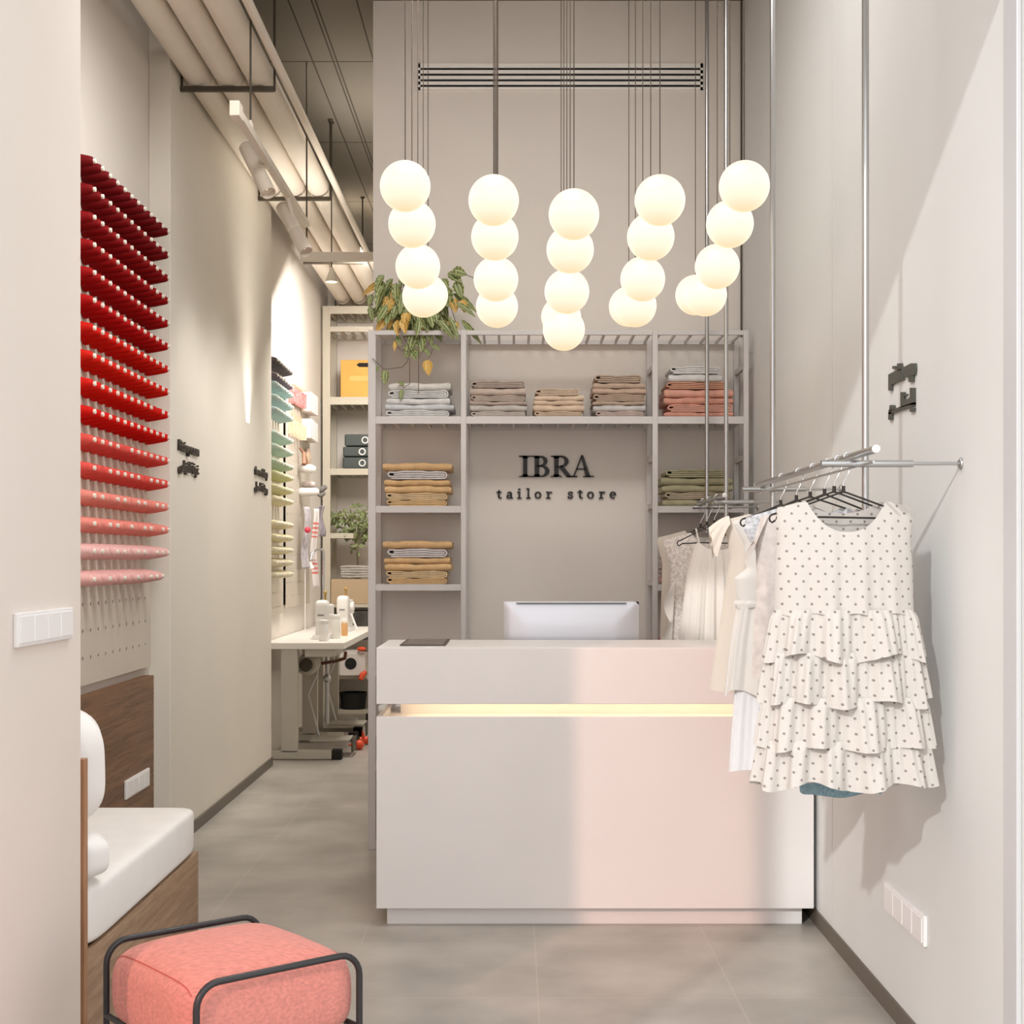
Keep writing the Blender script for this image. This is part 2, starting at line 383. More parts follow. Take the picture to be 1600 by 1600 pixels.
# ------------------------------------------------------------------ bench alcove
t = thing('bench', 'wooden bench with walnut back panel below the pegboard', 'bench', (-1.35, 4.2, 0))
BX = -1.106
link('base', MB().box(XA + 0.02, BX - 0.02, 3.62, 4.86, 0, 0.295), M_oak, t, smooth=False)
link('front_panel', MB().box(BX - 0.02, BX, 3.62, 4.90, 0.004, 0.305), M_oak, t, smooth=False, bevel=0.001)
link('end_panel', MB().box(XA + 0.02, BX + 0.004, 3.585, 3.615, 0, 0.816), M_oakend, t, smooth=False, bevel=0.002)
link('back_panel', MB().box(XA + 0.005, -1.61, 3.62, 6.25, 0.004, 0.812), M_walnut, t, smooth=False, bevel=0.002)
plate('white socket plate on the walnut panel behind the bench', (-1.61, 1), 5.77, 6.14, 0.335, 0.414)
def seat(u, v): pass
mb = MB().cushion(-1.60, BX + 0.004, 3.63, 4.90, 0.307, 0.470, e=0.16, n=30, puff=0.03)
o = link('seat_cushion', mb, M_seat, None, ang=80); tag(o, 'ivory seat cushion lying on the wooden bench', 'cushion')
def pillow(name, cx, cy, cz, wx, wz, th, tilt, label):
    M = Matrix.Translation((cx, cy, cz)) @ Matrix.Rotation(tilt, 4, 'X')
    mb = MB()
    for sgn in (-1, 1):
        def fn(u, v, sgn=sgn):
            a = 2 * u - 1; c = 2 * v - 1
            k = max(0, (1 - a ** 4) * (1 - c ** 4)) ** 0.45
            return M @ Vector((a * wx * (1 - 0.22 * c ** 4), sgn * th * k, c * wz * (1 - 0.16 * a ** 4)))
        mb.grid(fn, 24, 24)
    o = link(name, mb, M_seat, None, ang=80); return tag(o, label, 'cushion')
pillow('pillow', -1.347, 3.735, 0.775, 0.254, 0.172, 0.10, radians(5), 'plump ivory cushion leaning on top against the bench end panel')
pillow('pillow', -1.338, 3.720, 0.540, 0.262, 0.072, 0.095, radians(0), 'low ivory bolster on the bench seat under another cushion')

# ------------------------------------------------------------------ stool
A = Vector((-0.652, 2.87, 0)); Bv = Vector((-0.344, 3.118, 0)); Cv = Vector((-0.933, 3.20, 0))
U = (Bv - A); V = (Cv - A)
ul, vl = U.length, V.length; Uh, Vh = U.normalized(), V.normalized()
cen = A + U / 2 + V / 2
t = thing('footstool', 'coral upholstered footstool with black tube frame by the bench', 'stool', (cen.x, cen.y, 0))
zr = 0.452; rr = 0.0075
for base in (A, A + V):
    pts = [base + Vector((0, 0, 0.008))]
    pts += [base + Vector((0, 0, zr - 0.05))]
    for k in range(1, 7):
        a = pi / 2 * k / 6; pts.append(base + Uh * 0.05 * (1 - cos(a)) + Vector((0, 0, zr - 0.05 + 0.05 * sin(a))))
    for k in range(0, 7):
        a = pi / 2 * k / 6; pts.append(base + U - Uh * 0.05 * (1 - sin(a)) + Vector((0, 0, zr - 0.05 + 0.05 * cos(a))))
    pts.append(base + U + Vector((0, 0, 0.008)))
    link('frame_hoop', MB().tube(pts, rr, 12), M_blackmetal, t, ang=60)
for k in (0.0, 1.0):
    b0 = A + U * k
    link('support_bar', MB().tube([b0 + Vector((0, 0, 0.285)), b0 + V + Vector((0, 0, 0.285))], rr, 10), M_blackmetal, t, ang=60)
R = Matrix(((Uh.x, Vh.x, 0, cen.x), (Uh.y, Vh.y, 0, cen.y), (0, 0, 1, 0), (0, 0, 0, 1)))
M_coral = mat('coral_weave', (210, 138, 127), 0.9, var=0.07, vscale=150, bump=0.35, bscale=520, sheen=0.15, stretch=(0.35, 1, 1), spec=0.2)
mb = MB()
hu, hv = ul / 2 + 0.012, vl / 2 - 0.010
sg = lambda q, p: math.copysign(abs(q) ** p, q)
def stool_z(x, y, z): return 0.357 + z * 0.098 + (0.022 * (1 - x * x) * (1 - y * y) if z > 0 else 0)
def stool_pt(u, v):
    # rounded block: bulging sides, domed top
    th = 2 * pi * u; ph = pi * (v - 0.5); cp = abs(cos(ph)) ** 0.36
    x = sg(cos(th), 0.24) * cp; y = sg(sin(th), 0.24) * cp; z = sg(sin(ph), 0.6)
    return R @ Vector((x * hu, y * hv, stool_z(x, y, z)))
mb.grid(stool_pt, 88, 44, wrap=True)
link('seat', mb, M_coral, t, ang=80)
sm = MB()
def on_top(x, y):
    th = math.atan2(abs(y) ** (1 / 0.24), abs(x) ** (1 / 0.24)); cp = abs(x) / cos(th) ** 0.24
    cph = min(1, cp ** (1 / 0.36)); return stool_z(x, y, (1 - cph * cph) ** 0.3)
for k in (-1, 1):
    pts = [R @ Vector((k * hu * 0.90, hv * yy, on_top(0.90, yy) + 0.0006)) for yy in [-0.86 + 1.72 * i / 24 for i in range(25)]]
    sm.tube(pts, 0.0014, 6)
link('seam', sm, mat('coral_piping', (190, 92, 84), 0.9), t)

# ------------------------------------------------------------------ pegboards and thread cones
def pegboard(label, x, y0, y1, z0, z1, gy, gz, m, rad=0.0088):
    """panel at x facing +X with round holes on a 0.1 x 0.102 grid (gy, gz: hole centres)"""
    mb = MB(); n = 12
    ys = sorted(gy); zs = sorted(gz)
    def rect(a, b, c, d): mb.add([(x, a, c), (x, b, c), (x, b, d), (x, a, d)], [(0, 1, 2, 3)])
    yb = [y0] + [(a + b) / 2 for a, b in zip(ys, ys[1:])] + [y1]
    zb = [z0] + [(a + b) / 2 for a, b in zip(zs, zs[1:])] + [z1]
    for i, cy in enumerate(ys):
        for j, cz in enumerate(zs):
            a, b, c, d = yb[i], yb[i + 1], zb[j], zb[j + 1]
            ans = sorted([2 * pi * (k + 0.5) / n - pi for k in range(n)] + [math.atan2(q - cz, p - cy) for p in (a, b) for q in (c, d)])
            m_ = len(ans); ring = []; outer = []
            for an in ans:
                ca, sa = cos(an), sin(an)
                ring.append((x, cy + rad * ca, cz + rad * sa))
                tt = min(((b - cy) / ca if ca > 0 else (a - cy) / ca) if abs(ca) > 1e-6 else 9, ((d - cz) / sa if sa > 0 else (c - cz) / sa) if abs(sa) > 1e-6 else 9)
                outer.append((x, cy + ca * tt, cz + sa * tt))
            inner = [(x - 0.003, p[1], p[2]) for p in ring]
            mb.add(ring + outer + inner, [(k, m_ + k, m_ + (k + 1) % m_, (k + 1) % m_) for k in range(m_)] + [(k, (k + 1) % m_, 2 * m_ + (k + 1) % m_, 2 * m_ + k) for k in range(m_)])
    mb.box(x - 0.003, x, y1, y1 + 0.0015, z0, z1); mb.box(x - 0.003, x, y0, y1, z0 - 0.0015, z0); mb.box(x - 0.003, x, y0, y1, z1, z1 + 0.0015)
    t = thing('pegboard', label, 'pegboard', (x, (y0 + y1) / 2, z0))
    link('panel', mb, m, t, smooth=False)
    bm = MB().box(XA + 0.001, XA + 0.006, y0 + 0.02, y1 - 0.02, z0 + 0.02, z1 - 0.02)
    link('backing', bm, M_dark, t, smooth=False)  # near-black sheet stands in for the shade behind the holes
    return t
M_peg = mat('pegboard_paint', (206, 196, 182), 0.55, var=0.01)
PX = -1.637; CY0 = 5.106
row_y = [251.5, 296, 339.5, 382.5, 426, 469.5, 512.5, 556, 599.5, 643, 687, 731, 774.5, 818, 861, 905]
row_z = [HZ + (HY - y) * CY0 / F for y in row_y]
holes_z = row_z + [HZ - (945 - HY) * 5.306 / F, HZ - (987 - HY) * 5.306 / F, HZ - (1029.5 - HY) * 5.306 / F]
pegboard('pale pegboard full of red and pink thread cones above the bench', PX, 3.7, 6.30, 0.85, 2.86,
         [CY0 - 0.1 * k for k in range(1, 14)] + [CY0 + 0.1 * k for k in range(12)], holes_z, M_peg)
M_tip = mat('spool_core', (240, 234, 222), 0.5)
def cone_proto(name, m, label, group, loc, tip=True):
    t = thing(name, label, 'thread cone', loc, group)
    x, y, z = loc
    prof = [(0.024, 0.0), (0.031, 0.004), (0.032, 0.012), (0.026, 0.05), (0.0185, 0.088), (0.015, 0.098), (0.010, 0.101)]
    link('thread', MB().lathe(prof, (x, y, z), 'X', 20), m, t, ang=50)
    link('spool_core', MB().lathe([(0.0088, 0.0), (0.0088, 0.109), (0.0072, 0.110)], (x, y, z), 'X', 12), M_tip if tip else m, t, ang=50)
    return t
def thread_mat(name, c):
    return mat(name, c, 0.6, bump=0.2, bscale=60, stretch=(14, 1, 1), spec=0.15)
rows = [((104, 0, 6), 'darkest crimson'), ((112, 0, 5), 'dark crimson'), ((124, 0, 4), 'dark crimson'), ((136, 0, 3), 'deep red'), ((148, 0, 3), 'deep red'), ((164, 1, 2), 'deep red'),
        ((190, 16, 2), 'bright red'), ((198, 22, 4), 'bright red'), ((200, 18, 4), 'bright red'), ((200, 12, 4), 'bright red'), ((212, 78, 70), 'coral'), ((214, 80, 72), 'coral'),
        ((228, 138, 126), 'salmon'), ((228, 140, 128), 'salmon'), ((230, 184, 180), 'pale pink'), ((230, 178, 174), 'pale pink')]
skip = {8: [9], 10: [4], 11: [1, 7], 12: [2, 5, 8], 13: [1, 4, 6, 9], 14: [0, 2, 5, 8], 15: [1, 3, 5, 7]}
for r, ((c, nm), z) in enumerate(zip(rows, row_z)):
    m = thread_mat('thread_red_row_%d' % r, c); pr = None; ch = None
    for k in range(12 if r < 15 else 11):
        loc = (PX, CY0 + 0.1 * k, z)
        lab = '%s thread cone in the %s row down the red display, %s from the pillar' % (nm, ORD[r], ORD[k])
        if pr is None:
            pr = cone_proto('thread_cone', m, lab, 'thread cones on the red pegboard', loc); ch = kids(pr)
        else:
            d = dup(pr, loc, lab, ch=ch if k not in skip.get(r, []) else ch[:1])

# far pegboards
pegboard('far pegboard of grey, teal and cream thread cones above the sewing table', PX, 9.06, 9.93, 0.95, 2.72,
         [9.10 + 0.1 * k for k in range(8)], [1.0 + 0.1 * k for k in range(17)], M_peg)
rear = [(583, (96, 90, 90), 'charcoal'), (605, (118, 106, 112), 'grey'), (618, (172, 194, 192), 'teal'), (637, (176, 198, 196), 'teal'), (655, (180, 200, 198), 'teal'),
        (690, (188, 208, 196), 'mint'), (709, (190, 208, 194), 'mint'), (731, (188, 206, 186), 'mint'), (748, (206, 208, 160), 'lime'), (768, (216, 212, 168), 'pale lime'),
        (785, (226, 218, 184), 'cream'), (821, (228, 218, 188), 'cream'), (841, (224, 216, 180), 'cream'), (860, (226, 218, 188), 'cream'), (879, (226, 216, 188), 'cream'), (897, (226, 218, 190), 'cream')]
for r, (y, c, nm) in enumerate(rear):
    z = HZ + (HY - y) * 9.72 / F; m = thread_mat('thread_far_row_%d' % r, c); pr = None
    for k in range(7):
        loc = (PX, 9.08 + 0.105 * k, z)
        lab = '%s thread cone in the %s row of the far pegboard, %s from the aisle' % (nm, ORD[r], ORD[k])
        if pr is None:
            pr = cone_proto('thread_cone', m, lab, 'thread cones on the far pegboard', loc); ch = kids(pr)
        else: dup(pr, loc, lab, ch=ch)

# ------------------------------------------------------------------ wall lettering
def text_part(name, body, size, parent, origin, face, width=None, depth=0.012, bold=0.0):
    """extruded text on a side wall; face 'L' = wall at left facing +X, reading towards +Y"""
    cu = bpy.data.curves.new(name, 'FONT'); cu.body = body; cu.size = size; cu.extrude = depth / 2; cu.offset = bold
    ob = bpy.data.objects.new(name + '_curve', cu); C.objects.link(ob)
    dg = bpy.context.evaluated_depsgraph_get(); dg.update()
    me = bpy.data.meshes.new_from_object(ob.evaluated_get(dg)); bpy.data.objects.remove(ob)
    xs = [v.co.x for v in me.vertices] or [0, 1]
    k = (width / (max(xs) - min(xs))) if width else 1.0; x0 = min(xs)
    org = Vector(parent.location)
    for v in me.vertices:
        x, y, z = v.co; a = (x - x0) * k
        p = Vector((origin[0] + z + depth / 2, origin[1] + a, origin[2] + y)) - org
        v.co = p
    me.materials.clear(); me.materials.append(M_blk2)
    me.name = name
    o = bpy.data.objects.new(name, me); C.objects.link(o); o.parent = parent; return o
M_blk2 = mat('sign_brown_black', (52, 44, 36), 0.5)
def yL(px): return F * (-XF) / (HX - px)
a0, a1 = yL(277), yL(308)
t = thing('wall_sign', 'black raised bilingual lettering marking the fitting room', 'sign', (XF, a0, 1.7))
z1 = HZ + (HY - 703) * a0 / F
text_part('english_line', 'Fitting room', 0.071, t, (XF, a0, z1), 'L', a1 - a0, bold=0.0012)
ar = '\uFEB1\uFE8E\uFEF4\uFED8\uFEDF\uFE8D \uFE94\uFED3\uFEAE\uFECF'
z2 = HZ + (HY - 734) * a0 / F
text_part('arabic_line', ar, 0.071, t, (XF, a0, z2), 'L', a1 - a0, bold=0.0012)
a0, a1 = yL(396.5), yL(416)
t = thing('wall_sign', 'black raised bilingual lettering marking the workshop', 'sign', (XF, a0, 1.7))
z1 = HZ + (HY - 741) * a0 / F
text_part('english_line', 'the workshop', 0.071, t, (XF, a0, z1), 'L', a1 - a0, bold=0.0012)
ar = '\uFEDE\uFEE4\uFECC\uFEDF\uFE8D \uFE94\uFEB7\uFEAD\uFEED'
z2 = HZ + (HY - 765) * a0 / F
text_part('arabic_line', ar, 0.071, t, (XF, a0, z2), 'L', a1 - a0, bold=0.0012)

# right wall sign: raised plates, traced where they stand on the wall
t = thing('wall_sign', 'dark grey raised lettering high on the white wall above the clothes rail', 'sign', (XR, 3.95, 1.9))
def rw(u, v, d):
    Y = F * XR / (u - HX); return Vector((XR - d, Y, HZ - (v - HY) * Y / F))
M_sign = mat('sign_grey', (74, 76, 70), 0.45)
z = lambda q: [(1370 + a / 13.34, 550 + b / 13.34) for a, b in q]
top = [z([(285, 470), (430, 395), (575, 350), (600, 575), (380, 665), (350, 690), (350, 805), (285, 805)]), z([(470, 240), (550, 235), (570, 370), (470, 400)]), z([(370, 290), (440, 290), (440, 355), (370, 355)])]
top2 = [z([(615, 310), (760, 235), (840, 235), (850, 350), (835, 470), (700, 520), (630, 535)]), z([(710, 500), (800, 480), (795, 625), (710, 625)])]
low = [z([(290, 1215), (370, 1205), (560, 1130), (820, 1050), (820, 1120), (560, 1210), (370, 1280), (290, 1300)]), z([(315, 1105), (390, 1105), (420, 1200), (300, 1240)]), z([(285, 1260), (355, 1240), (355, 1415), (285, 1415)]),
       z([(540, 835), (610, 835), (610, 980), (700, 980), (735, 930), (735, 1100), (540, 1160)]), z([(735, 745), (820, 745), (820, 1100), (735, 1110)]), z([(620, 870), (665, 870), (665, 905), (620, 915)]), z([(735, 1165), (820, 1165), (815, 1245), (735, 1250)])]
for nm, polys in (('upper_word', top + top2), ('lower_word', low)):
    mb = MB()
    for p in polys: mb.prism(p, rw, 0.0, 0.007)
    link(nm, mb, M_sign, t, smooth=False)

# shop name on the back wall
SY = YB - 0.001; MPP = SY / F
def letter_fn(px0, py0, unit):
    """letter coords (u right, v up, in units of UNIT px) from px0, baseline py0"""
    def fn(u, v, d): 
        p = P(px0 + u * unit, py0 - v * unit, SY); return Vector((p.x, SY - d, p.z))
    return fn
t = thing('shop_sign', 'large black serif letters naming the shop on the back wall', 'sign', (P(869, 746, SY).x, SY, P(869, 746, SY).z))
D = 0.014; H = 33.0; by = 745.4
def serif(mb, fn, u0, u1, v, th=0.055, up=1):
    mb.prism([(u0, v), (u1, v), (u1 - 0.02, v + up * th), (u0 + 0.02, v + up * th)][::up], fn, 0, D)
def bracket(mb, fn, uc, w, v, up):
    k = 0.07
    mb.prism([(uc - w / 2 - k, v), (uc + w / 2 + k, v), (uc + w / 2, v + up * k * 1.2), (uc - w / 2, v + up * k * 1.2)][::up], fn, 0, D)
def stem(mb, fn, uc, w=0.21, s0=0.3, s1=0.3):
    mb.prism([(uc - w / 2, 0), (uc + w / 2, 0), (uc + w / 2, 1), (uc - w / 2, 1)], fn, 0, D)
    serif(mb, fn, uc - s0, uc + s1, 0, 0.05, 1); serif(mb, fn, uc - s0, uc + s1, 1, 0.05, -1)
    bracket(mb, fn, uc, w, 0.045, 1); bracket(mb, fn, uc, w, 0.955, -1)
def bowl(mb, fn, u0, u1, vb, vt, thick=0.22, thin=0.055, back=0.0):
    cy = (vb + vt) / 2; ry = (vt - vb) / 2 - thin / 2; rx = min(u1 - u0 - thick / 2, ry * 1.25); cx = u1 - thick / 2 - rx
    pts = [(u0, vt - thin / 2)] + arc(cx, cy, rx, ry, 90, -90, 22) + [(u0 + back, vb + thin / 2)]
    ws = [thin] + [thin + (thick - thin) * cos(radians(90 - 180 * i / 22)) ** 1.6 for i in range(23)] + [thin]
    mb.ribbon(pts, ws, fn, 0, D)
fn = letter_fn(811, by, H); mb = MB(); stem(mb, fn, 0.29, 0.2, 0.29, 0.29); link('letter', mb, M_black, t, smooth=False)
fn = letter_fn(829, by, H); mb = MB(); stem(mb, fn, 0.30, 0.21, 0.29, 0.14); bowl(mb, fn, 0.3, 0.80, 0.49, 1.0, 0.19); bowl(mb, fn, 0.3, 0.89, 0.0, 0.54, 0.21); link('letter', mb, M_black, t, smooth=False)
fn = letter_fn(860, by, H); mb = MB(); stem(mb, fn, 0.28, 0.21, 0.27, 0.26); bowl(mb, fn, 0.28, 0.86, 0.46, 1.0, 0.2)
mb.ribbon([(0.46, 0.50), (0.62, 0.34), (0.82, 0.08), (0.93, 0.02)], [0.17, 0.20, 0.20, 0.10], fn, 0, D); serif(mb, fn, 0.76, 1.18, 0, 0.05, 1); link('letter', mb, M_black, t, smooth=False)
fn = letter_fn(891, by, H); mb = MB()
mb.ribbon([(0.16, 0.02), (0.545, 1.0)], [0.065, 0.075], fn, 0, D); mb.prism([(0.84 - 0.11, 0.0), (0.84 + 0.115, 0.0), (0.60, 1.03), (0.50, 1.03)], fn, 0, D)
mb.prism([(0.27, 0.345), (0.74, 0.345), (0.74, 0.40), (0.27, 0.40)], fn, 0, D); serif(mb, fn, 0.0, 0.34, 0, 0.045, 1); serif(mb, fn, 0.60, 1.12, 0, 0.05, 1); link('letter', mb, M_black, t, smooth=False)

t = thing('shop_sign', 'small spaced black letters under the shop name on the back wall', 'sign', (P(869, 779, SY).x, SY, P(869, 779, SY).z))
X = 10.8; D = 0.010
def small(ch, px):
    fn = letter_fn(px, 779, X); mb = MB(); w_ = 0.27
    def bar(a, b, c, d): mb.prism([(a, c), (b, c), (b, d), (a, d)], fn, 0, D)
    if ch == 't':
        bar(-0.12, 0.15, 0.12, 1.22); bar(-0.36, 0.40, 0.84, 1.0); mb.ribbon([(0.02, 0.3)] + arc(0.22, 0.24, 0.2, 0.16, 180, 300, 8) + [(0.42, 0.14)], 0.18, fn, 0, D)
    elif ch == 'a':
        mb.ribbon(arc(0.0, 0.7, 0.27, 0.22, 170, 0, 10) + [(0.27, 0.1)], [0.16] * 6 + [0.24] * 6, fn, 0, D); bar(0.2, 0.52, 0.0, 0.15)
        mb.ribbon([(0.25, 0.52)] + arc(-0.08, 0.28, 0.27, 0.2, 90, 300, 12) + [(0.26, 0.2)], [0.15, 0.15] + [0.22] * 10 + [0.16] * 3, fn, 0, D)
    elif ch == 'i':
        bar(-0.13, 0.14, 0, 1.0); bar(-0.34, 0.36, 0, 0.14); bar(-0.32, 0.1, 0.86, 1.0); mb.prism(arc(0.0, 1.32, 0.17, 0.16, 0, 345, 11), fn, 0, D)
    elif ch == 'l':
        bar(-0.13, 0.14, 0, 1.48); bar(-0.34, 0.36, 0, 0.14); bar(-0.32, 0.1, 1.34, 1.48)
    elif ch == 'o':
        mb.ribbon(arc(0, 0.5, 0.37, 0.43, 0, 360, 28), [0.14 + 0.13 * abs(cos(2 * pi * i / 28)) for i in range(29)], fn, 0, D)
    elif ch == 'r':
        bar(-0.22, 0.05, 0, 1.0); bar(-0.42, 0.26, 0, 0.14); bar(-0.42, 0.0, 0.86, 1.0)
        mb.ribbon([(0.0, 0.62)] + arc(0.26, 0.66, 0.22, 0.26, 165, 60, 8) + [(0.46, 0.80)], [0.12] * 5 + [0.2] * 6, fn, 0, D)
    elif ch == 's':
        mb.ribbon([(0.30, 0.74)] + arc(0, 0.72, 0.27, 0.21, 30, 230, 12) + [(0.0, 0.5)] + arc(0, 0.28, 0.29, 0.21, 50, -150, 12) + [(-0.33, 0.26)], 0.19, fn, 0, D)
        bar(0.24, 0.36, 0.62, 0.98); bar(-0.37, -0.25, 0.02, 0.36)
    elif ch == 'e':
        mb.ribbon([(-0.3, 0.52), (0.34, 0.52)] + arc(0, 0.5, 0.35, 0.43, 5, 310, 24), [0.12] * 2 + [0.14 + 0.14 * abs(cos(radians(5 + 305 * i / 24))) for i in range(25)], fn, 0, D)
    link('letter', mb, M_black, t, smooth=False)
for ch, px in zip('tailorstore', (779.5, 796, 811.5, 825.5, 840.5, 857.5, 891, 906, 922.5, 940, 957.5)): small(ch, px)

# ------------------------------------------------------------------ slot air vent
va, vb = P(653, 100, YB), P(1098, 141, YB)
t = thing('air_vent', 'long white slot diffuser high on the back wall', 'vent', (0.22, YB, vb.z))
mb = MB(); yy0, yy1 = YB - 0.008, YB - 0.0005
sl = [(108.5, 3.6), (117.5, 3.6), (126.3, 3.6), (135.0, 3.6)]
edges = [100]
for c, h in sl: edges += [c - h / 2, c + h / 2]
edges += [141]
for a, b_ in zip(edges[0::2], edges[1::2]):
    mb.box(va.x, vb.x, yy0, yy1, P(0, b_, YB).z, P(0, a, YB).z)
mb.box(va.x, va.x + 0.012, yy0, yy1, vb.z, va.z); mb.box(vb.x - 0.012, vb.x, yy0, yy1, vb.z, va.z)
link('frame', mb, mat('vent_white', (248, 245, 240), 0.6), t, smooth=False)
link('slots', MB().box(va.x + 0.005, vb.x - 0.005, YB - 0.003, YB - 0.0003, vb.z + 0.005, va.z - 0.005), M_dark, t, smooth=False)
# ------------------------------------------------------------------ globe pendants
M_globe = mat('lit_opal_glass', (90, 86, 80), 0.35, emit=1.0)
nt = M_globe.node_tree; b = nt.nodes['Principled BSDF']    # warm rim shading painted into the emission colour, so overlapping globes stand apart
tc = nd(nt, 'ShaderNodeTexCoord'); sx = nd(nt, 'ShaderNodeSeparateXYZ'); nt.links.new(tc.outputs['Generated'], sx.inputs[0])
r = nd(nt, 'ShaderNodeValToRGB'); nt.links.new(sx.outputs[2], r.inputs[0])
r.color_ramp.elements[0].position = 0.0; r.color_ramp.elements[0].color = (0.92, 0.66, 0.40, 1)
r.color_ramp.elements[1].position = 1.0; r.color_ramp.elements[1].color = (0.96, 0.84, 0.66, 1)
e_ = r.color_ramp.elements.new(0.22); e_.color = (0.97, 0.83, 0.63, 1)
e_ = r.color_ramp.elements.new(0.55); e_.color = (1.0, 0.92, 0.77, 1)
nt.links.new(r.outputs[0], b.inputs['Emission Color'])
M_cord = mat('pendant_cord', (70, 58, 48), 0.7)
gx = [-0.342, -0.062, 0.192, 0.464, 0.731]
rowsY = [(4.415, 291), (4.71, 350), (5.0, 416.5), (5.3, 460), (5.6, 461)]
dzr = {0: [0, 22, 44, 22, 0], 1: [0, 20, 40, 20, 0], 2: [0, 19.5, 39, 19.5, 0], 3: [3, 19, 55, 18, 1], 4: [0, 18, 34, 18, 0]}
proto = None
for i, (Y, y) in enumerate(rowsY):
    for k in range(5):
        z = HZ + (HY - (y + dzr[i][k])) * Y / F
        loc = (gx[k], Y, z)
        lab = 'glowing round globe pendant, %s in the %s column counted from the hanging plant' % (['front', 'second', 'third', 'fourth', 'rearmost'][i], ORD[k])
        t = thing('globe_pendant', lab, 'pendant lamp', loc, 'globe pendants over the counter')
        if proto is None:
            g = link('globe', MB().sphere(loc, 0.08, 40, 24), M_globe, t); proto = (g, None)
        else:
            for s_ in (g,):
                d = s_.copy(); C.objects.link(d); d.parent = t
        link('cord', MB().tube([(gx[k], Y, z + 0.079), (gx[k], Y, ZC)], 0.0016, 8), M_cord, t)

# ------------------------------------------------------------------ front shelving unit
FY, BYs = 6.39, 6.70
def xx(px, Y=FY): return (px - HX) * Y / F
def zz(py, Y=FY): return HZ - (py - HY) * Y / F
t = thing('shelving_unit', 'pale steel open shelving around the shop name on the back wall', 'shelf', (0.2, 6.55, 0))
posts = [(575, 587), (720, 728.5), (1019.5, 1028), (1162, 1170)]
ztop = zz(515.5)
for a, b_ in posts:
    for y0 in (FY, BYs - 0.03):
        x0, x1 = xx(a), xx(b_)
        link('post', MB().box(x0, x1, y0, y0 + 0.026, 0.0, ztop), M_frame, t, smooth=False, bevel=0.002)
def shelf_panel(pa, pb, ptop, pbot, slats, solid=True):
    x0, x1 = xx(pa), xx(pb); z1, z0 = zz(ptop), zz(pbot)
    mb = MB().box(x0, x1, FY + 0.002, FY + 0.022, z0, z1).box(x0, x1, BYs - 0.022, BYs, z0, z1)
    if solid: mb.box(x0, x1, FY + 0.022, BYs - 0.022, z1 - 0.006, z1 - 0.001)
    n = max(2, int((x1 - x0) / 0.07))
    for i in range(n + 1):
        x = lerp(x0 + 0.01, x1 - 0.01, i / n); mb.box(x - 0.006, x + 0.006, FY + 0.02, BYs - 0.02, z0 + 0.004, z1 - 0.006)
    return link('shelf_board', mb, M_frame, t, smooth=False, bevel=0.001)
bays = [(587, 720), (728.5, 1019.5), (1028, 1162)]
for a, b_ in bays:
    shelf_panel(a, b_, 516, 523, 8, solid=False)
    shelf_panel(a, b_, 650.5, 662, 8)
for py in ((790.5, 801), (913, 923), (1047, 1056), (1140, 1150), (1195, 1204)):
    shelf_panel(587, 720, py[0], py[1], 4); shelf_panel(1028, 1162, py[0], py[1], 4)
for a, b_ in (posts[2], posts[3]):      # short side braces between front and back posts
    for z_ in (2.22, 1.80, 1.58, 1.22):
        x = (xx(a) + xx(b_)) / 2
        link('side_brace', MB().box(x - 0.008, x + 0.008, FY + 0.02, BYs - 0.02, z_ - 0.012, z_ + 0.012), M_frame, t, smooth=False)
link('drawer', MB().box(xx(588), xx(719), FY + 0.008, BYs - 0.03, zz(1310), zz(1206)), M_drawer, t, smooth=False, bevel=0.002)
link('plinth', MB().box(xx(575.5), xx(728), FY + 0.004, BYs, 0.0, zz(1313)), M_drawer, t, smooth=False, bevel=0.002)

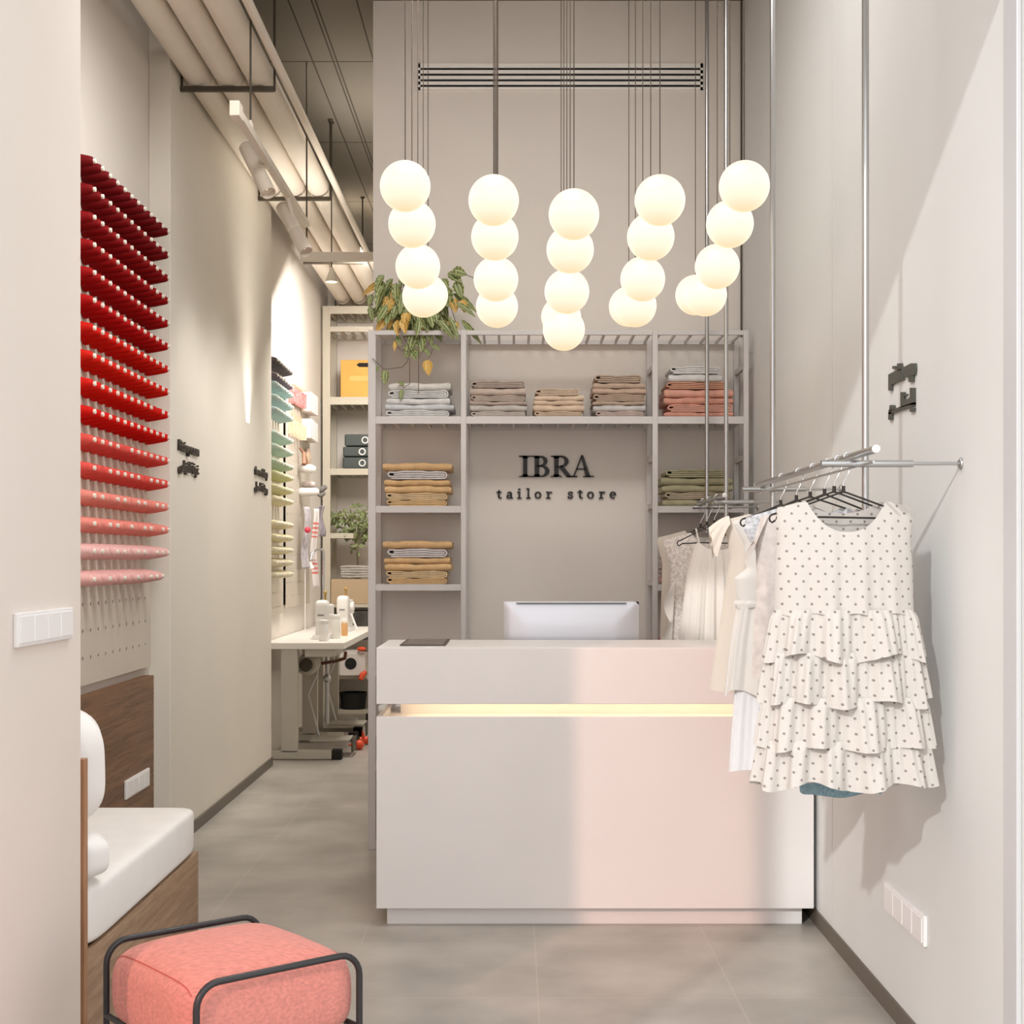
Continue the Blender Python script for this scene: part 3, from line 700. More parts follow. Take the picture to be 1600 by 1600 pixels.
# ------------------------------------------------------------------ folded cloths
def cloth_mesh(x0, x1, z0, h, y0, y1, style, seed):
    rnd = random.Random(seed); mb = MB(); W = x1 - x0; ph = rnd.uniform(0, 6)
    wob = lambda x: 0.0022 * sin(9 * (x - x0) / W + ph) + 0.0012 * sin(23 * (x - x0) / W + 2 * ph)
    if style == 'S':                              # rounded fold facing front
        n = 26; prof = []
        r = h / 2 * 0.98
        for i in range(11): a = radians(-90 - 180 * i / 10); prof.append((y0 + r + r * cos(a), r * sin(a)))
        prof = prof + [(y1, r), (y1, -r)]
        def fn(u, v):
            k = v * len(prof); i = int(k) % len(prof)
            y, z = prof[i]; x = x0 + W * u
            edge = min(u, 1 - u); sq = 1 - 0.25 * max(0, 1 - edge / 0.03) ** 2
            return Vector((x, y + abs(wob(x)) * 0.8, z0 + h / 2 + z * sq + (wob(x) if z > 0 else wob(x) * 0.3)))
        mb.grid(fn, n, len(prof))
        for u in (0, 1):
            vs = [fn(u, j / len(prof)) for j in range(len(prof))]; mb.add(vs, [tuple(range(len(vs)))])
    else:                                          # folded layers seen end on: a flat spiral
        n = 4
        th = h / n; zl = lambda l: th * (l + 0.5)
        A0, A2, B0 = x1 - th * 0.45, x1 - th * 1.5, x0 + th * 0.45
        def turn(apex, za, zb_, sgn):
            rz_ = abs(zb_ - za) / 2; rx_ = min(rz_, 0.016); up = 1 if zb_ > za else -1
            return [(apex - sgn * rx_ + sgn * rx_ * cos(-pi / 2 + pi * i / 10), (za + zb_) / 2 + up * rz_ * sin(-pi / 2 + pi * i / 10)) for i in range(11)]
        def run(xa, xb, l): return [(lerp(xa, xb, i / 14), zl(l)) for i in range(1, 14)]
        rx0 = min(1.5 * th, 0.016)
        pts = [(x0 + 1.8 * th, zl(0))] + run(x0 + 1.8 * th, A0 - rx0, 0) + turn(A0, zl(0), zl(3), 1) + run(A0 - rx0, B0 + th, 3) + turn(B0, zl(3), zl(1), -1) + run(B0 + th, A2 - th * .5, 1) + turn(A2, zl(1), zl(2), 1) + run(A2 - th * .5, x0 + 3 * th, 2) + [(x0 + 3 * th, zl(2))]
        def f2(u, v, d): return Vector((u, y0 + d + abs(wob(u)), z0 + v + (wob(u) * (v / h))))
        mb.ribbon(pts, th * 0.74, f2, 0.0, y1 - y0)
        mb.box(x0 + 3 * th, x1 - 2.6 * th, y0 + 0.035, y1 - 0.004, z0 + 0.004, z0 + h - 0.004)
    return mb
fab = {}
def fabric(c):
    k = 'cloth_%d_%d_%d' % c
    return mat(k, c, 0.9, var=0.05, vscale=30, bump=0.3, bscale=260, sheen=0.1, spec=0.2)
sd = [100]
def stack(px0, px1, ybase, items, where, grp, Y0_=None):
    """items from the bottom: (height px, style, colour, jitter l, jitter r, colour word)"""
    fy = (Y0_ or FY) + 0.03; z = zz(ybase)
    n = len(items)
    for i, (h, st, c, jl, jr, word) in enumerate(items):
        hh = h * FY / F; sd[0] += 1
        mb = cloth_mesh(xx(px0 + jl, fy), xx(px1 + jr, fy), z, hh * 0.985, fy, fy + 0.23, st, sd[0])
        o = link('folded_cloth', mb, fabric(c), None, ang=50)
        pos = 'topmost' if i == n - 1 else 'lowest' if i == 0 else ORD[i] + ' up'
        kind = 'smoothly folded' if st == 'S' else 'layered'
        tag(o, '%s %s cloth, %s %s' % (word, kind, pos, where), 'folded cloth', grp); z += hh
G1, G2, G3 = (208, 208, 206), (214, 214, 214), (200, 202, 204)
stack(603, 706, 650.5, [(11, 'L', G1, 0, -4, 'grey'), (9, 'S', G3, -1, 3, 'pale grey'), (10, 'S', G2, 1, -3, 'pale grey'), (12, 'L', G1, 3, -5, 'grey'), (12, 'S', (212, 210, 204), 4, -2, 'off-white')], 'in the grey stack under the hanging plant', 'grey cloths')
B1, B2, B3 = (186, 170, 158), (192, 176, 164), (176, 160, 150)
stack(734, 823, 650.5, [(9, 'L', (196, 186, 178), 2, -2, 'taupe'), (10, 'S', (190, 184, 178), 0, 0, 'taupe'), (6, 'S', B3, 0, 0, 'brown'), (9, 'L', B1, 2, -2, 'brown'), (12, 'S', B2, 0, -1, 'brown'), (11, 'L', B3, 2, -3, 'dark taupe')], 'in the taupe stack beside the plant bay', 'taupe cloths')
T1, T2 = (206, 184, 162), (214, 192, 170)
stack(833, 913, 650.5, [(9, 'L', T1, 2, -3, 'sand'), (10, 'S', T2, 0, 0, 'sand'), (7, 'S', T1, 1, -2, 'sand'), (8, 'S', T2, 2, -1, 'sand'), (11, 'L', T1, 3, -8, 'sand')], 'in the short sand stack on the middle top shelf', 'sand cloths')
stack(925, 1010, 650.5, [(9, 'L', (200, 180, 172), 6, -4, 'pinkish'), (10, 'S', (196, 192, 190), 2, -1, 'grey'), (6, 'S', (180, 160, 142), 1, -3, 'brown'), (11, 'L', (184, 162, 144), 2, -2, 'brown'), (9, 'S', (190, 166, 148), 1, 0, 'brown'), (9, 'S', (188, 166, 148), 2, -2, 'brown'), (12, 'L', (178, 156, 138), 4, -7, 'brown')], 'in the tall brown stack on the middle top shelf', 'brown cloths')
R1, R2 = (206, 150, 132), (214, 160, 142)
stack(1035, 1146, 650.5, [(8, 'S', R1, 3, 0, 'terracotta'), (12, 'L', R2, 8, -1, 'terracotta'), (11, 'S', R1, 2, 0, 'terracotta'), (13, 'S', R2, 3, 0, 'terracotta'), (11, 'L', (198, 146, 122), 6, -8, 'rust'), (13, 'S', (214, 212, 210), 10, -18, 'white'), (12, 'L', (218, 216, 214), 12, -20, 'white')], 'in the terracotta and white stack', 'terracotta cloths')
N1, N2, N3 = (214, 180, 134), (208, 172, 126), (216, 190, 150)
for base, nm in ((790.5, 'upper'), (913, 'lower')):
    stack(598, 706, base, [(10, 'L', N1, 6, -8, 'tan'), (11, 'L', N3, 5, -7, 'tan'), (11, 'S', N1, 3, -1, 'tan'), (10, 'S', N2, 2, -3, 'tan'), (14, 'L', (206, 200, 198), 7, -7, 'black-lined white'), (12, 'S', N2, 0, 0, 'tan')], 'in the %s tan stack' % nm, 'tan cloths on the %s shelf' % nm)
O1, O2 = (172, 166, 136), (164, 158, 128)
stack(1032, 1145, 790.5, [(11, 'S', O1, 3, -2, 'olive'), (11, 'L', (186, 172, 150), 7, -2, 'olive'), (11, 'S', O1, 2, 0, 'olive'), (12, 'S', O2, 1, 0, 'olive'), (13, 'L', O2, 8, -8, 'olive')], 'in the olive stack behind the clothes rail', 'olive cloths')
stack(1033, 1145, 913, [(12, 'S', (214, 166, 164), 4, -2, 'pink'), (11, 'L', (190, 176, 174), 2, -2, 'grey'), (12, 'S', (198, 182, 180), 3, -3, 'greyish pink'), (11, 'L', (176, 166, 166), 5, -6, 'grey')], 'in the pink stack behind the dresses', 'pink cloths')
stack(1033, 1145, 1047, [(16, 'S', (186, 110, 92), 2, -2, 'brick red'), (16, 'L', (190, 116, 98), 3, -2, 'brick red'), (15, 'S', (184, 112, 94), 4, -4, 'brick red')], 'in the low brick stack behind the dresses', 'brick cloths')
stack(590, 706, 1140, [(20, 'S', (226, 222, 218), 0, 0, 'white'), (18, 'S', (222, 218, 214), 1, -2, 'white')], 'stacked behind the counter end', 'white cloths behind counter')

# ------------------------------------------------------------------ trailing plant on the shelf
M_leaf = mat('leaf_green', (104, 118, 66), 0.45, var=0.12, vscale=25)
M_leaf2 = mat('leaf_pale_stripe', (178, 182, 130), 0.5)
M_yleaf = mat('leaf_yellow', (198, 158, 70), 0.5, var=0.12, vscale=25)
M_yleaf2 = mat('leaf_yellow_stripe', (222, 190, 120), 0.5)
M_stem = mat('plant_stem', (92, 78, 70), 0.7)
def leaf(mb, base, d, nrm, L, Wd, curl=0.3, stripes=True):
    d = Vector(d).normalized(); nrm = Vector(nrm); nrm = (nrm - d * nrm.dot(d)).normalized(); s = d.cross(nrm)
    nu, nv = 8, 9; base = Vector(base)
    vs = []
    for j in range(nv + 1):
        v = j / nv; wd = Wd * (sin(pi * v ** 0.8) ** 0.85) * (1 - 0.15 * v)
        for i in range(nu + 1):
            u = 2 * i / nu - 1
            vs.append(base + d * (L * v) + s * (u * wd / 2) + nrm * (-curl * L * v * v + 0.22 * wd * u * u))
    W = nu + 1
    for j in range(nv):
        for i in range(nu):
            a = j * W + i; mb.f.append(tuple(len(mb.v) + q for q in (a, a + 1, a + 1 + W, a + W)))
            mb.mi.append(1 if stripes and (i in (2, 5) or (i == 0 and j % 2) or (i == 7 and j % 2)) else 0)
    mb.v += [tuple(x) for x in vs]
PY = 6.42
pot_c = P(655, 500, 6.54)
t = thing('trailing_plant', 'trailing houseplant with green and yellowing leaves on top of the shelving', 'plant', (pot_c.x, 6.54, zz(516)))
link('pot', MB().lathe([(0.05, 0.0), (0.065, 0.10), (0.07, 0.105), (0.06, 0.105), (0.055, 0.085)], (pot_c.x, 6.545, zz(516)), 'Z', 24), mat('plant_pot', (70, 70, 60), 0.6), t)
gl, yl, st = MB(), MB(), MB()
rnd = random.Random(3)
def put(mb, px, py, ex, ey, Wp, Y=PY, curl=0.15, tw=0.0):
    a = P(px, py, Y); b_ = P(ex, ey, Y - 0.02); L = (b_ - a).length
    leaf(mb, a, b_ - a, Vector((tw, -1, 0.3)), L, Wp * Y / F, curl)
# bushy crown either side of the lamps
for i in range(140):
    px = rnd.gauss(642, 34); py = rnd.uniform(428, 500) + abs(px - 642) * 0.12
    if px < 588 or px > 722: continue
    dx = (px - 642) * rnd.uniform(0.1, 0.5) + rnd.uniform(-8, 8); ln = rnd.uniform(18, 36)
    put(gl if rnd.random() < 0.8 else yl, px, py, px + dx, py + ln, rnd.uniform(10, 17), PY + rnd.uniform(-0.06, 0.08), rnd.uniform(0.05, 0.4), rnd.uniform(-0.7, 0.7))
for q in [(706, 424, 729, 428, 20), (700, 426, 722, 440, 18), (712, 440, 722, 465, 19), (697, 448, 702, 478, 20), (690, 436, 700, 452, 16), (600, 430, 585, 446, 12), (582, 460, 575, 478, 11), (578, 478, 583, 502, 12), (612, 510, 606, 522, 12),
          (620, 525, 626, 540, 10), (640, 545, 650, 562, 12), (602, 578, 601, 600, 14), (590, 572, 587, 582, 8), (628, 608, 626, 624, 8), (632, 600, 622, 598, 7), (650, 520, 640, 548, 18), (655, 522, 660, 550, 18), (663, 545, 672, 556, 8), (676, 540, 688, 546, 8), (640, 535, 634, 560, 14), (646, 545, 655, 560, 10), (668, 505, 675, 540, 12)]: put(gl, *q)
for q in [(708, 466, 712, 488, 16), (722, 468, 726, 488, 14), (700, 502, 697, 520, 15), (710, 503, 716, 514, 10), (667, 562, 670, 586, 17), (612, 465, 609, 488, 14), (622, 466, 620, 490, 13), (618, 532, 616, 548, 7), (664, 492, 656, 520, 26), (605, 462, 602, 486, 12)]: put(yl, *q)
def vine(pts, r=0.0016):
    st.tube([P(a, b_, PY + c) for a, b_, c in pts], r, 6)
vine([(640, 505, 0), (622, 515, -0.05), (636, 535, -0.08), (641, 549, -0.08), (636, 566, -0.07), (628, 574, -0.06), (600, 577, -0.05), (590, 568, -0.04), (582, 560, -0.04)])
vine([(640, 549, -0.08), (628, 548, -0.06), (620, 542, -0.05)]); vine([(655, 520, 0), (654, 560, -0.03), (654, 615, -0.02)])
vine([(680, 510, 0), (668, 540, -0.06), (657, 553, -0.08)]); vine([(676, 545, -0.05), (672, 556, -0.05), (668, 562, -0.05)]); vine([(700, 470, 0), (706, 485, -0.02), (712, 503, -0.02)]); vine([(700, 478, 0), (700, 502, -0.02)])
vine([(727, 428, -0.02), (734, 432, -0.02), (741, 434, -0.02)]); vine([(588, 455, -0.02), (580, 462, -0.02)]); vine([(640, 560, -0.05), (640, 600, -0.02), (630, 606, -0.02)])
for k in range(14):
    px = rnd.uniform(605, 700); vine([(650 + (px - 650) * 0.3, 488, 0.09), (650 + (px - 650) * 0.7, 440, 0.04), (px, 455 + rnd.uniform(-10, 20), 0.0)])
link('leaves', gl, [M_leaf, M_leaf2], t, ang=70); link('yellowed_leaves', yl, [M_yleaf, M_yleaf2], t, ang=70)['label'] = 'yellowed leaves'
link('stems', st, M_stem, t)
# ------------------------------------------------------------------ clothes rail hung from the ceiling
RX, RZ = 0.842, 1.586
PXs = 0.876
t = thing('clothes_rail', 'steel tube clothes rail hung from ceiling poles along the white wall', 'clothes rail', (PXs, 4.6, 1.5))
polesY = [3.44, 4.70, 5.73, 6.30]
for xp, y, zb_ in ((0.920, 3.645, 1.43), (PXs, 4.712, 1.50), (PXs, 5.742, 1.45), (PXs, 6.312, 1.45)):
    link('pole', MB().tube([(xp, y, zb_), (xp, y, ZC)], 0.0092, 16), M_steel, t, ang=60)
for y, xl in zip(polesY, (0.759, 0.772, 0.825, 0.81)):
    br = link('bracket_arm', MB().tube([(xl, y, 1.566), (0.985, y, 1.566)], 0.0088, 16).tube([(0.985, y, 1.566), (XR - 0.004, y, 1.566)], 0.0045, 12), M_steel, t, ang=60)
    link('flange', MB().lathe([(0.014, 0.0), (0.014, 0.004), (0.010, 0.007)], (XR, y, 1.566), (-1, 0, 0), 20), M_steel, br, ang=60)
for a, b_ in ((3.24, 4.82), (5.56, 6.34)):
    rl = link('rail', MB().tube([(RX, a, RZ), (RX, b_, RZ)], 0.0095, 18), M_steel, t, ang=60)
    link('end_cap', MB().lathe([(0.0100, 0.0), (0.0100, 0.006), (0.006, 0.009)], (RX, a, RZ), (0, -1, 0), 18).lathe([(0.0100, 0.0), (0.0100, 0.006), (0.006, 0.009)], (RX, b_, RZ), (0, 1, 0), 18), M_plate, rl, ang=60)
    link('rail', MB().tube([(RX + 0.0, a + 0.02, RZ - 0.028), (RX + 0.0, b_ - 0.02, RZ - 0.028)], 0.003, 10), M_steel, t, ang=60)

def hanger(y, label, wd=0.19, apex=1.505, drop=0.075, tilt=0.0, notch=True, cx=RX - 0.012):
    t = thing('coat_hanger', label, 'hanger', (cx, y, apex), 'wire hangers')
    a = Vector((cx, y, apex))
    def q(x, z): return a + Vector((x, tilt * x, z))
    pts = [q(0, 0)]
    pts += [q(wd * 0.93, -drop * 0.93)] + [q(wd * 0.93 + 0.014 * sin(k * pi / 6) , -drop * 0.93 - 0.012 + 0.012 * cos(k * pi / 6)) for k in range(1, 6)]
    pts += [q(wd * 0.88, -drop - 0.008)]
    if notch: pts += [q(wd * 0.55, -drop - 0.004), q(wd * 0.45, -drop - 0.018), q(wd * 0.35, -drop - 0.004)]
    pts += [q(-wd * 0.35, -drop - 0.004)] + ([q(-wd * 0.45, -drop - 0.018), q(-wd * 0.55, -drop - 0.004)] if notch else []) + [q(-wd * 0.88, -drop - 0.008)]
    pts += [q(-wd * 0.93 - 0.014 * sin(k * pi / 6), -drop * 0.93 - 0.012 - 0.012 * cos(k * pi / 6)) for k in range(1, 6)] + [q(-wd * 0.93, -drop * 0.93)]
    link('wire_frame', MB().tube(pts, 0.0026, 8, closed=True), M_wire, t, ang=60)
    hk = [q(0, 0), q(0, 0.022), q(0.010, 0.04), q(0.022, 0.066)]
    c = Vector((RX, y, RZ))
    for k in range(9):
        an = radians(-20 + 200 * k / 8); hk.append(c + Vector((0.0125 * cos(an), 0, 0.0125 * sin(an))))
    link('hook', MB().tube(hk, 0.0017, 8), M_chrome, t, ang=60)
    link('collar', MB().lathe([(0.005, -0.004), (0.005, 0.014)], a, 'Z', 10), M_wire, t, ang=60)
    return t

def sheets(cx, cy, tab, zb, neck_f, neck_b, folds=5, ph=0.0, nu=56, nv=48, hem=0.004, slope=0.10, strap=None):
    """front and back sheets of a sleeveless top hanging from its shoulders.
    tab: (z, halfwidth, halfdepth, fold amplitude); neck: (half width, depth)"""
    mb = MB(); ztop = tab[0][0]
    for sgn, (nw, ndp) in ((-1, neck_f), (1, neck_b)):
        def fn(u, v, sgn=sgn, nw=nw, ndp=ndp):
            q = 2 * u - 1; wt = tab[0][1]; x_t = q * wt
            if abs(x_t) < nw: zt = ztop - ndp * (1 - (abs(x_t) / nw) ** 2.4)
            else: zt = ztop - slope * (abs(x_t) - nw)
            zbm = zb + hem * sin(q * 11 + ph)
            z = lerp(zt, zbm, v)
            wd, dp, am = interp(tab, z)
            d = dp * sqrt(max(0, 1 - q * q)) + (1 - q * q) * (am * sin(folds * pi * q + ph + 1.3 * sgn) + am * 0.5 * sin(2.3 * folds * pi * q + 2 * ph))
            if sgn > 0: d = max(d, -dp * 0.3)
            return Vector((cx + q * wd, cy + sgn * d, z))
        mb.grid(fn, nu, nv)
    return mb
def skirt(cx, cy, tab, n=220, nv=20, k=15, hem=0.012, ph=0.0, k2=37):
    """closed ruffle: tab rows (z, halfwidth, halfdepth, fold amplitude)"""
    mb = MB(); z0, z1 = tab[0][0], tab[-1][0]
    def fn(u, v):
        th = 2 * pi * u; z = lerp(z0, z1, v); wd, dp, am = interp(tab, z)
        ff = sin(k * th + ph + 0.8 * sin(3 * th)) + 0.45 * sin(k2 * th + 2 * ph) * (1 - v * 0.7)
        x = cos(th) * (wd + am * 0.4 * ff); y = sin(th) * (dp + am * ff)
        z += hem * v * (sin(k * 0.5 * th + ph) * 0.6 + 0.4 * sin(5 * th + ph)) 
        return Vector((cx + x, cy + y, z))
    return mb.grid(fn, n, nv, wrap=True)
def cloth_mat(name, c, tr=0.12, **kw):
    m = mat(name, c, 0.85, sheen=0.15, spec=0.15, **kw); b = m.node_tree.nodes['Principled BSDF']
    b.inputs['Subsurface Weight'].default_value = 0.0
    return m
M_dot = cloth_mat('polka_dot_cotton', (210, 204, 198), bump=0.15, bscale=200)
nt = M_dot.node_tree; b = nt.nodes['Principled BSDF']
tc = nd(nt, 'ShaderNodeTexCoord'); sx = nd(nt, 'ShaderNodeSeparateXYZ'); nt.links.new(tc.outputs['Object'], sx.inputs[0])
pxx, pzz = 0.0352, 0.0376
def cell(ox, oz):
    a = math_(nt, 'SUBTRACT', math_(nt, 'FRACT', math_(nt, 'ADD', math_(nt, 'DIVIDE', math_(nt, 'ADD', sx.outputs[0], math_(nt, 'MULTIPLY', sx.outputs[2], 0.05)), pxx), ox)), 0.5)
    c = math_(nt, 'SUBTRACT', math_(nt, 'FRACT', math_(nt, 'ADD', math_(nt, 'DIVIDE', sx.outputs[2], pzz), oz)), 0.5)
    a = math_(nt, 'MULTIPLY', a, pxx); c = math_(nt, 'MULTIPLY', c, pzz)
    r2 = math_(nt, 'ADD', math_(nt, 'MULTIPLY', a, a), math_(nt, 'MULTIPLY', c, c))
    return math_(nt, 'LESS_THAN', r2, 0.0033 ** 2)
overlay(nt, b, math_(nt, 'MULTIPLY', math_(nt, 'MAXIMUM', cell(0, 0), cell(0.5, 0.5)), 0.9), (136, 126, 122))

# polka dot dress
cx, cy = 0.830, 3.50; S = F / cy
Z = lambda py: HZ - (py - HY) / S
hanger(3.50, 'wire hanger holding the polka dot dress', 0.165, Z(768), 0.060, notch=False, cx=0.828)
t = thing('polka_dot_dress', 'cream polka dot dress with four ruffled tiers, first on the rail', 'dress', (cx, cy, Z(955)))
tab = [(Z(783), 0.166, 0.022, 0.0), (Z(815), 0.172, 0.034, 0.002), (Z(850), 0.168, 0.042, 0.002), (Z(880), 0.172, 0.046, 0.003), (Z(960), 0.175, 0.05, 0.006)]
link('bodice', sheets(cx, cy, tab, Z(960), (0.098, 0.078), (0.092, 0.03), 4, 0.5, slope=0.24), M_dot, t, ang=70)
tiers = [(952, 1027, 0.174, 0.202), (1018, 1098, 0.190, 0.212), (1088, 1167, 0.200, 0.222), (1155, 1226, 0.208, 0.229)]
for i, (a, b_, w0, w1) in enumerate(tiers):
    tb = [(Z(a), w0, 0.048 - 0.004 * (i > 0), 0.004), (Z(a + 14), lerp(w0, w1, 0.35), 0.054, 0.011), (Z(b_), w1, 0.066, 0.024)]
    link('ruffle_tier', skirt(cx, cy, tb, k=(10, 12, 11, 13)[i], hem=0.013, ph=i * 1.7, k2=43), M_dot, t, ang=80)

# denim behind it
cy = 3.60; S = F / cy
hanger(3.60, 'wire hanger with clips just behind the polka dot dress', 0.165, Z(768), 0.062, cx=0.828)
M_den = cloth_mat('light_denim', (138, 168, 180), var=0.1, vscale=120, bump=0.2, bscale=300)
t = thing('denim_skirt', 'light blue denim hem showing below the polka dot dress', 'skirt', (0.845, cy, Z(1150)))
link('skirt', skirt(0.845, cy, [(Z(840), 0.12, 0.018, 0.002), (Z(1100), 0.125, 0.024, 0.003), (Z(1240), 0.105, 0.028, 0.004)], k=5, hem=0.008, k2=11), M_den, t, ang=80)

# printed blouse with frilled sleeves
M_print = cloth_mat('pale_print_cotton', (214, 205, 200), var=0.06, vscale=38)
cy = 3.72; S = F / cy
hanger(3.72, 'wire hanger holding the frilled floral blouse', 0.150, Z(772), 0.06, cx=0.830)
t = thing('frilled_blouse', 'pale floral blouse with frilled sleeves behind the polka dot dress', 'blouse', (0.835, cy, Z(1000)))
tab = [(Z(795), 0.17, 0.02, 0.001), (Z(840), 0.19, 0.032, 0.003), (Z(900), 0.186, 0.04, 0.005), (Z(1060), 0.20, 0.045, 0.008)]
link('body', sheets(0.835, cy, tab, Z(1060), (0.09, 0.06), (0.085, 0.02), 6, 1.0, slope=0.25), M_print, t, ang=80)
for s in (-1, 1):
    mb = MB()
    def fn(u, v, s=s):
        th = 2 * pi * u; r = 0.022 + 0.022 * v + 0.006 * v * sin(9 * th)
        return Vector((0.835 + s * (0.165 + 0.042 * v + 0.3 * r * cos(th)), cy + r * sin(th), Z(815) - 0.085 * v + r * cos(th) * 0.7 * s * -1 * -1))
    mb.grid(fn, 60, 10, wrap=True)
    link('sleeve', mb, M_print, t, ang=80)

# grey lace top
M_lace = mat('grey_lace', (196, 198, 202), 0.8, var=0.16, vscale=90)
cy = 3.90; S = F / cy
hanger(3.90, 'wire hanger holding the grey lace top', 0.195, Z(776), 0.065, cx=0.830)
t = thing('lace_blouse', 'silver grey lace top peeking out between the white dresses', 'blouse', (0.835, cy, Z(1000)))
tab = [(Z(793), 0.185, 0.018, 0.001), (Z(830), 0.19, 0.03, 0.002), (Z(870), 0.15, 0.036, 0.003), (Z(900), 0.14, 0.04, 0.004), (Z(1010), 0.155, 0.045, 0.006)]
link('body', sheets(0.835, cy, tab, Z(1010), (0.09, 0.07), (0.085, 0.02), 5, 2.0, slope=0.3), M_lace, t, ang=80)

# white gathered dress
M_wc = cloth_mat('white_cotton', (224, 220, 215), bump=0.1, bscale=160)
cy = 4.10; S = F / cy
hanger(4.10, 'wire hanger holding the white gathered dress', 0.150, Z(781), 0.066, cx=0.832)
t = thing('white_dress', 'white sleeveless dress with gathered waist over a longer embroidered slip', 'dress', (0.835, cy, Z(945)))
cxx = 0.835
tab = [(Z(800), 0.178, 0.02, 0.001), (Z(818), 0.190, 0.028, 0.001), (Z(850), 0.158, 0.036, 0.002), (Z(888), 0.150, 0.04, 0.002), (Z(903), 0.185, 0.042, 0.003), (Z(950), 0.175, 0.042, 0.004)]
link('bodice', sheets(cxx, cy, tab, Z(950), (0.09, 0.075), (0.085, 0.02), 3, 0.3, slope=0.3), M_wc, t, ang=80)
link('waistband', skirt(cxx, cy, [(Z(938), 0.180, 0.044, 0.003), (Z(943), 0.187, 0.050, 0.005), (Z(950), 0.182, 0.046, 0.004)], k=17, hem=0.003, nv=6), M_wc, t, ang=80)
link('skirt', skirt(cxx, cy, [(Z(946), 0.178, 0.042, 0.006), (Z(1000), 0.196, 0.05, 0.010), (Z(1082), 0.214, 0.058, 0.014)], k=11, hem=0.016, ph=0.8), M_wc, t, ang=80)
sl = skirt(cxx, cy, [(Z(1040), 0.180, 0.034, 0.005), (Z(1100), 0.190, 0.038, 0.006), (Z(1203), 0.205, 0.044, 0.009)], k=9, hem=0.006, ph=2.0)
link('slip', sl, mat('white_embroidery', (236, 236, 238), 0.85, bump=0.6, bscale=55), t, ang=80)
bt = MB()
for i in range(5): bt.sphere((cxx - 0.085, cy - 0.068, Z(968 + i * 22)), 0.0045, 10, 6)
link('buttons', bt, M_plate, t)

# cream blouse with ruffled shoulder
M_cream = cloth_mat('cream_crepe', (222, 212, 200), bump=0.12, bscale=120)
cy = 4.36; S = F / cy; cxx = 0.838
hanger(4.36, 'wire hanger holding the cream ruffled dress', 0.150, Z(788), 0.062, cx=0.836)
t = thing('cream_dress', 'cream dress with ruffled cap sleeves, last on the near rail', 'dress', (cxx, cy, Z(950)))
tab = [(Z(803), 0.17, 0.02, 0.001), (Z(830), 0.175, 0.03, 0.002), (Z(870), 0.16, 0.036, 0.003), (Z(905), 0.172, 0.042, 0.004), (Z(1078), 0.225, 0.055, 0.012)]
link('body', sheets(cxx, cy, tab, Z(1078), (0.10, 0.06), (0.09, 0.02), 7, 0.9, slope=0.25), M_cream, t, ang=80)
for s in (-1, 1):
    def fn(u, v, s=s):
        a = lerp(-1, 1, u)
        x = s * (0.165 + 0.062 * v * (1 - 0.3 * a * a)); y = a * (0.035 + 0.01 * v) + 0.006 * sin(14 * a) * v
        z_ = Z(806) - 0.028 * a * a - 0.105 * v ** 1.4 * (0.35 + 0.65 * abs(a)) + 0.008 * v * sin(10 * a)
        return Vector((cxx + x, cy + y, z_))
    link('ruffle_sleeve', MB().grid(fn, 40, 12), M_cream, t, ang=80)

# far rail
def far_garment(y, label, name, m, parts, cat, hl):
    global cy, S
    cy = y; S = F / cy
cy = 5.76; S = F / cy; cxx = 0.84
hanger(5.76, 'wire hanger holding the ivory slip dress', 0.150, Z(818), 0.075, notch=False)
t = thing('slip_dress', 'ivory strappy slip dress hanging on the far rail', 'dress', (cxx, cy, Z(900)))
M_iv = cloth_mat('ivory_satin', (234, 228, 222))
tab = [(Z(846), 0.085, 0.018, 0.001), (Z(870), 0.105, 0.03, 0.003), (Z(900), 0.125, 0.036, 0.007), (Z(1060), 0.175, 0.05, 0.014)]
link('body', sheets(cxx, cy, tab, Z(1060), (0.075, 0.035), (0.075, 0.06), 6, 0.2, slope=1.2), M_iv, t, ang=80)
mb = MB()
for s in (-1, 1): mb.tube([(cxx + s * 0.075, cy - 0.012, Z(847)), (cxx + s * 0.085, cy, Z(826)), (cxx + s * 0.078, cy + 0.012, Z(848))], 0.003, 6)
link('straps', mb, M_iv, t)
M_lace2 = mat('ivory_lace', (222, 214, 208), 0.85, var=0.12, vscale=80)
cy = 5.98; S = F / cy
hanger(5.98, 'wire hanger holding the ivory lace dress', 0.150, Z(820), 0.08, notch=False)
t = thing('lace_dress', 'ivory lace dress with side ruffle behind the slip dress', 'dress', (cxx, cy, Z(900)))
tab = [(Z(832), 0.18, 0.018, 0.001), (Z(850), 0.195, 0.028, 0.002), (Z(890), 0.165, 0.034, 0.004), (Z(1120), 0.19, 0.045, 0.012)]
link('body', sheets(cxx, cy, tab, Z(1120), (0.08, 0.05), (0.08, 0.03), 8, 1.2, slope=0.3), M_lace2, t, ang=80)
def fn(u, v):
    z_ = lerp(Z(905), Z(1040), u); return Vector((cxx - 0.150 - 0.03 * v * (0.4 + abs(sin(u * 7))) - 0.02 * u, cy - 0.035 - 0.012 * v * sin(16 * u), z_ - 0.02 * v))
link('side_ruffle', MB().grid(fn, 40, 6), M_iv, t, ang=80)
cy = 6.18; S = F / cy
hanger(6.18, 'wire hanger holding the cream dress at the far end', 0.150, Z(823), 0.08, notch=False)
t = thing('cream_gown', 'cream dress with scalloped sleeve at the far end of the rail', 'dress', (cxx, cy, Z(900)))
tab = [(Z(829), 0.185, 0.018, 0.001), (Z(845), 0.205, 0.026, 0.002), (Z(880), 0.18, 0.032, 0.004), (Z(1120), 0.20, 0.042, 0.010)]
link('body', sheets(cxx, cy, tab, Z(1120), (0.08, 0.05), (0.08, 0.03), 7, 2.2, slope=0.3), M_cream, t, ang=80)
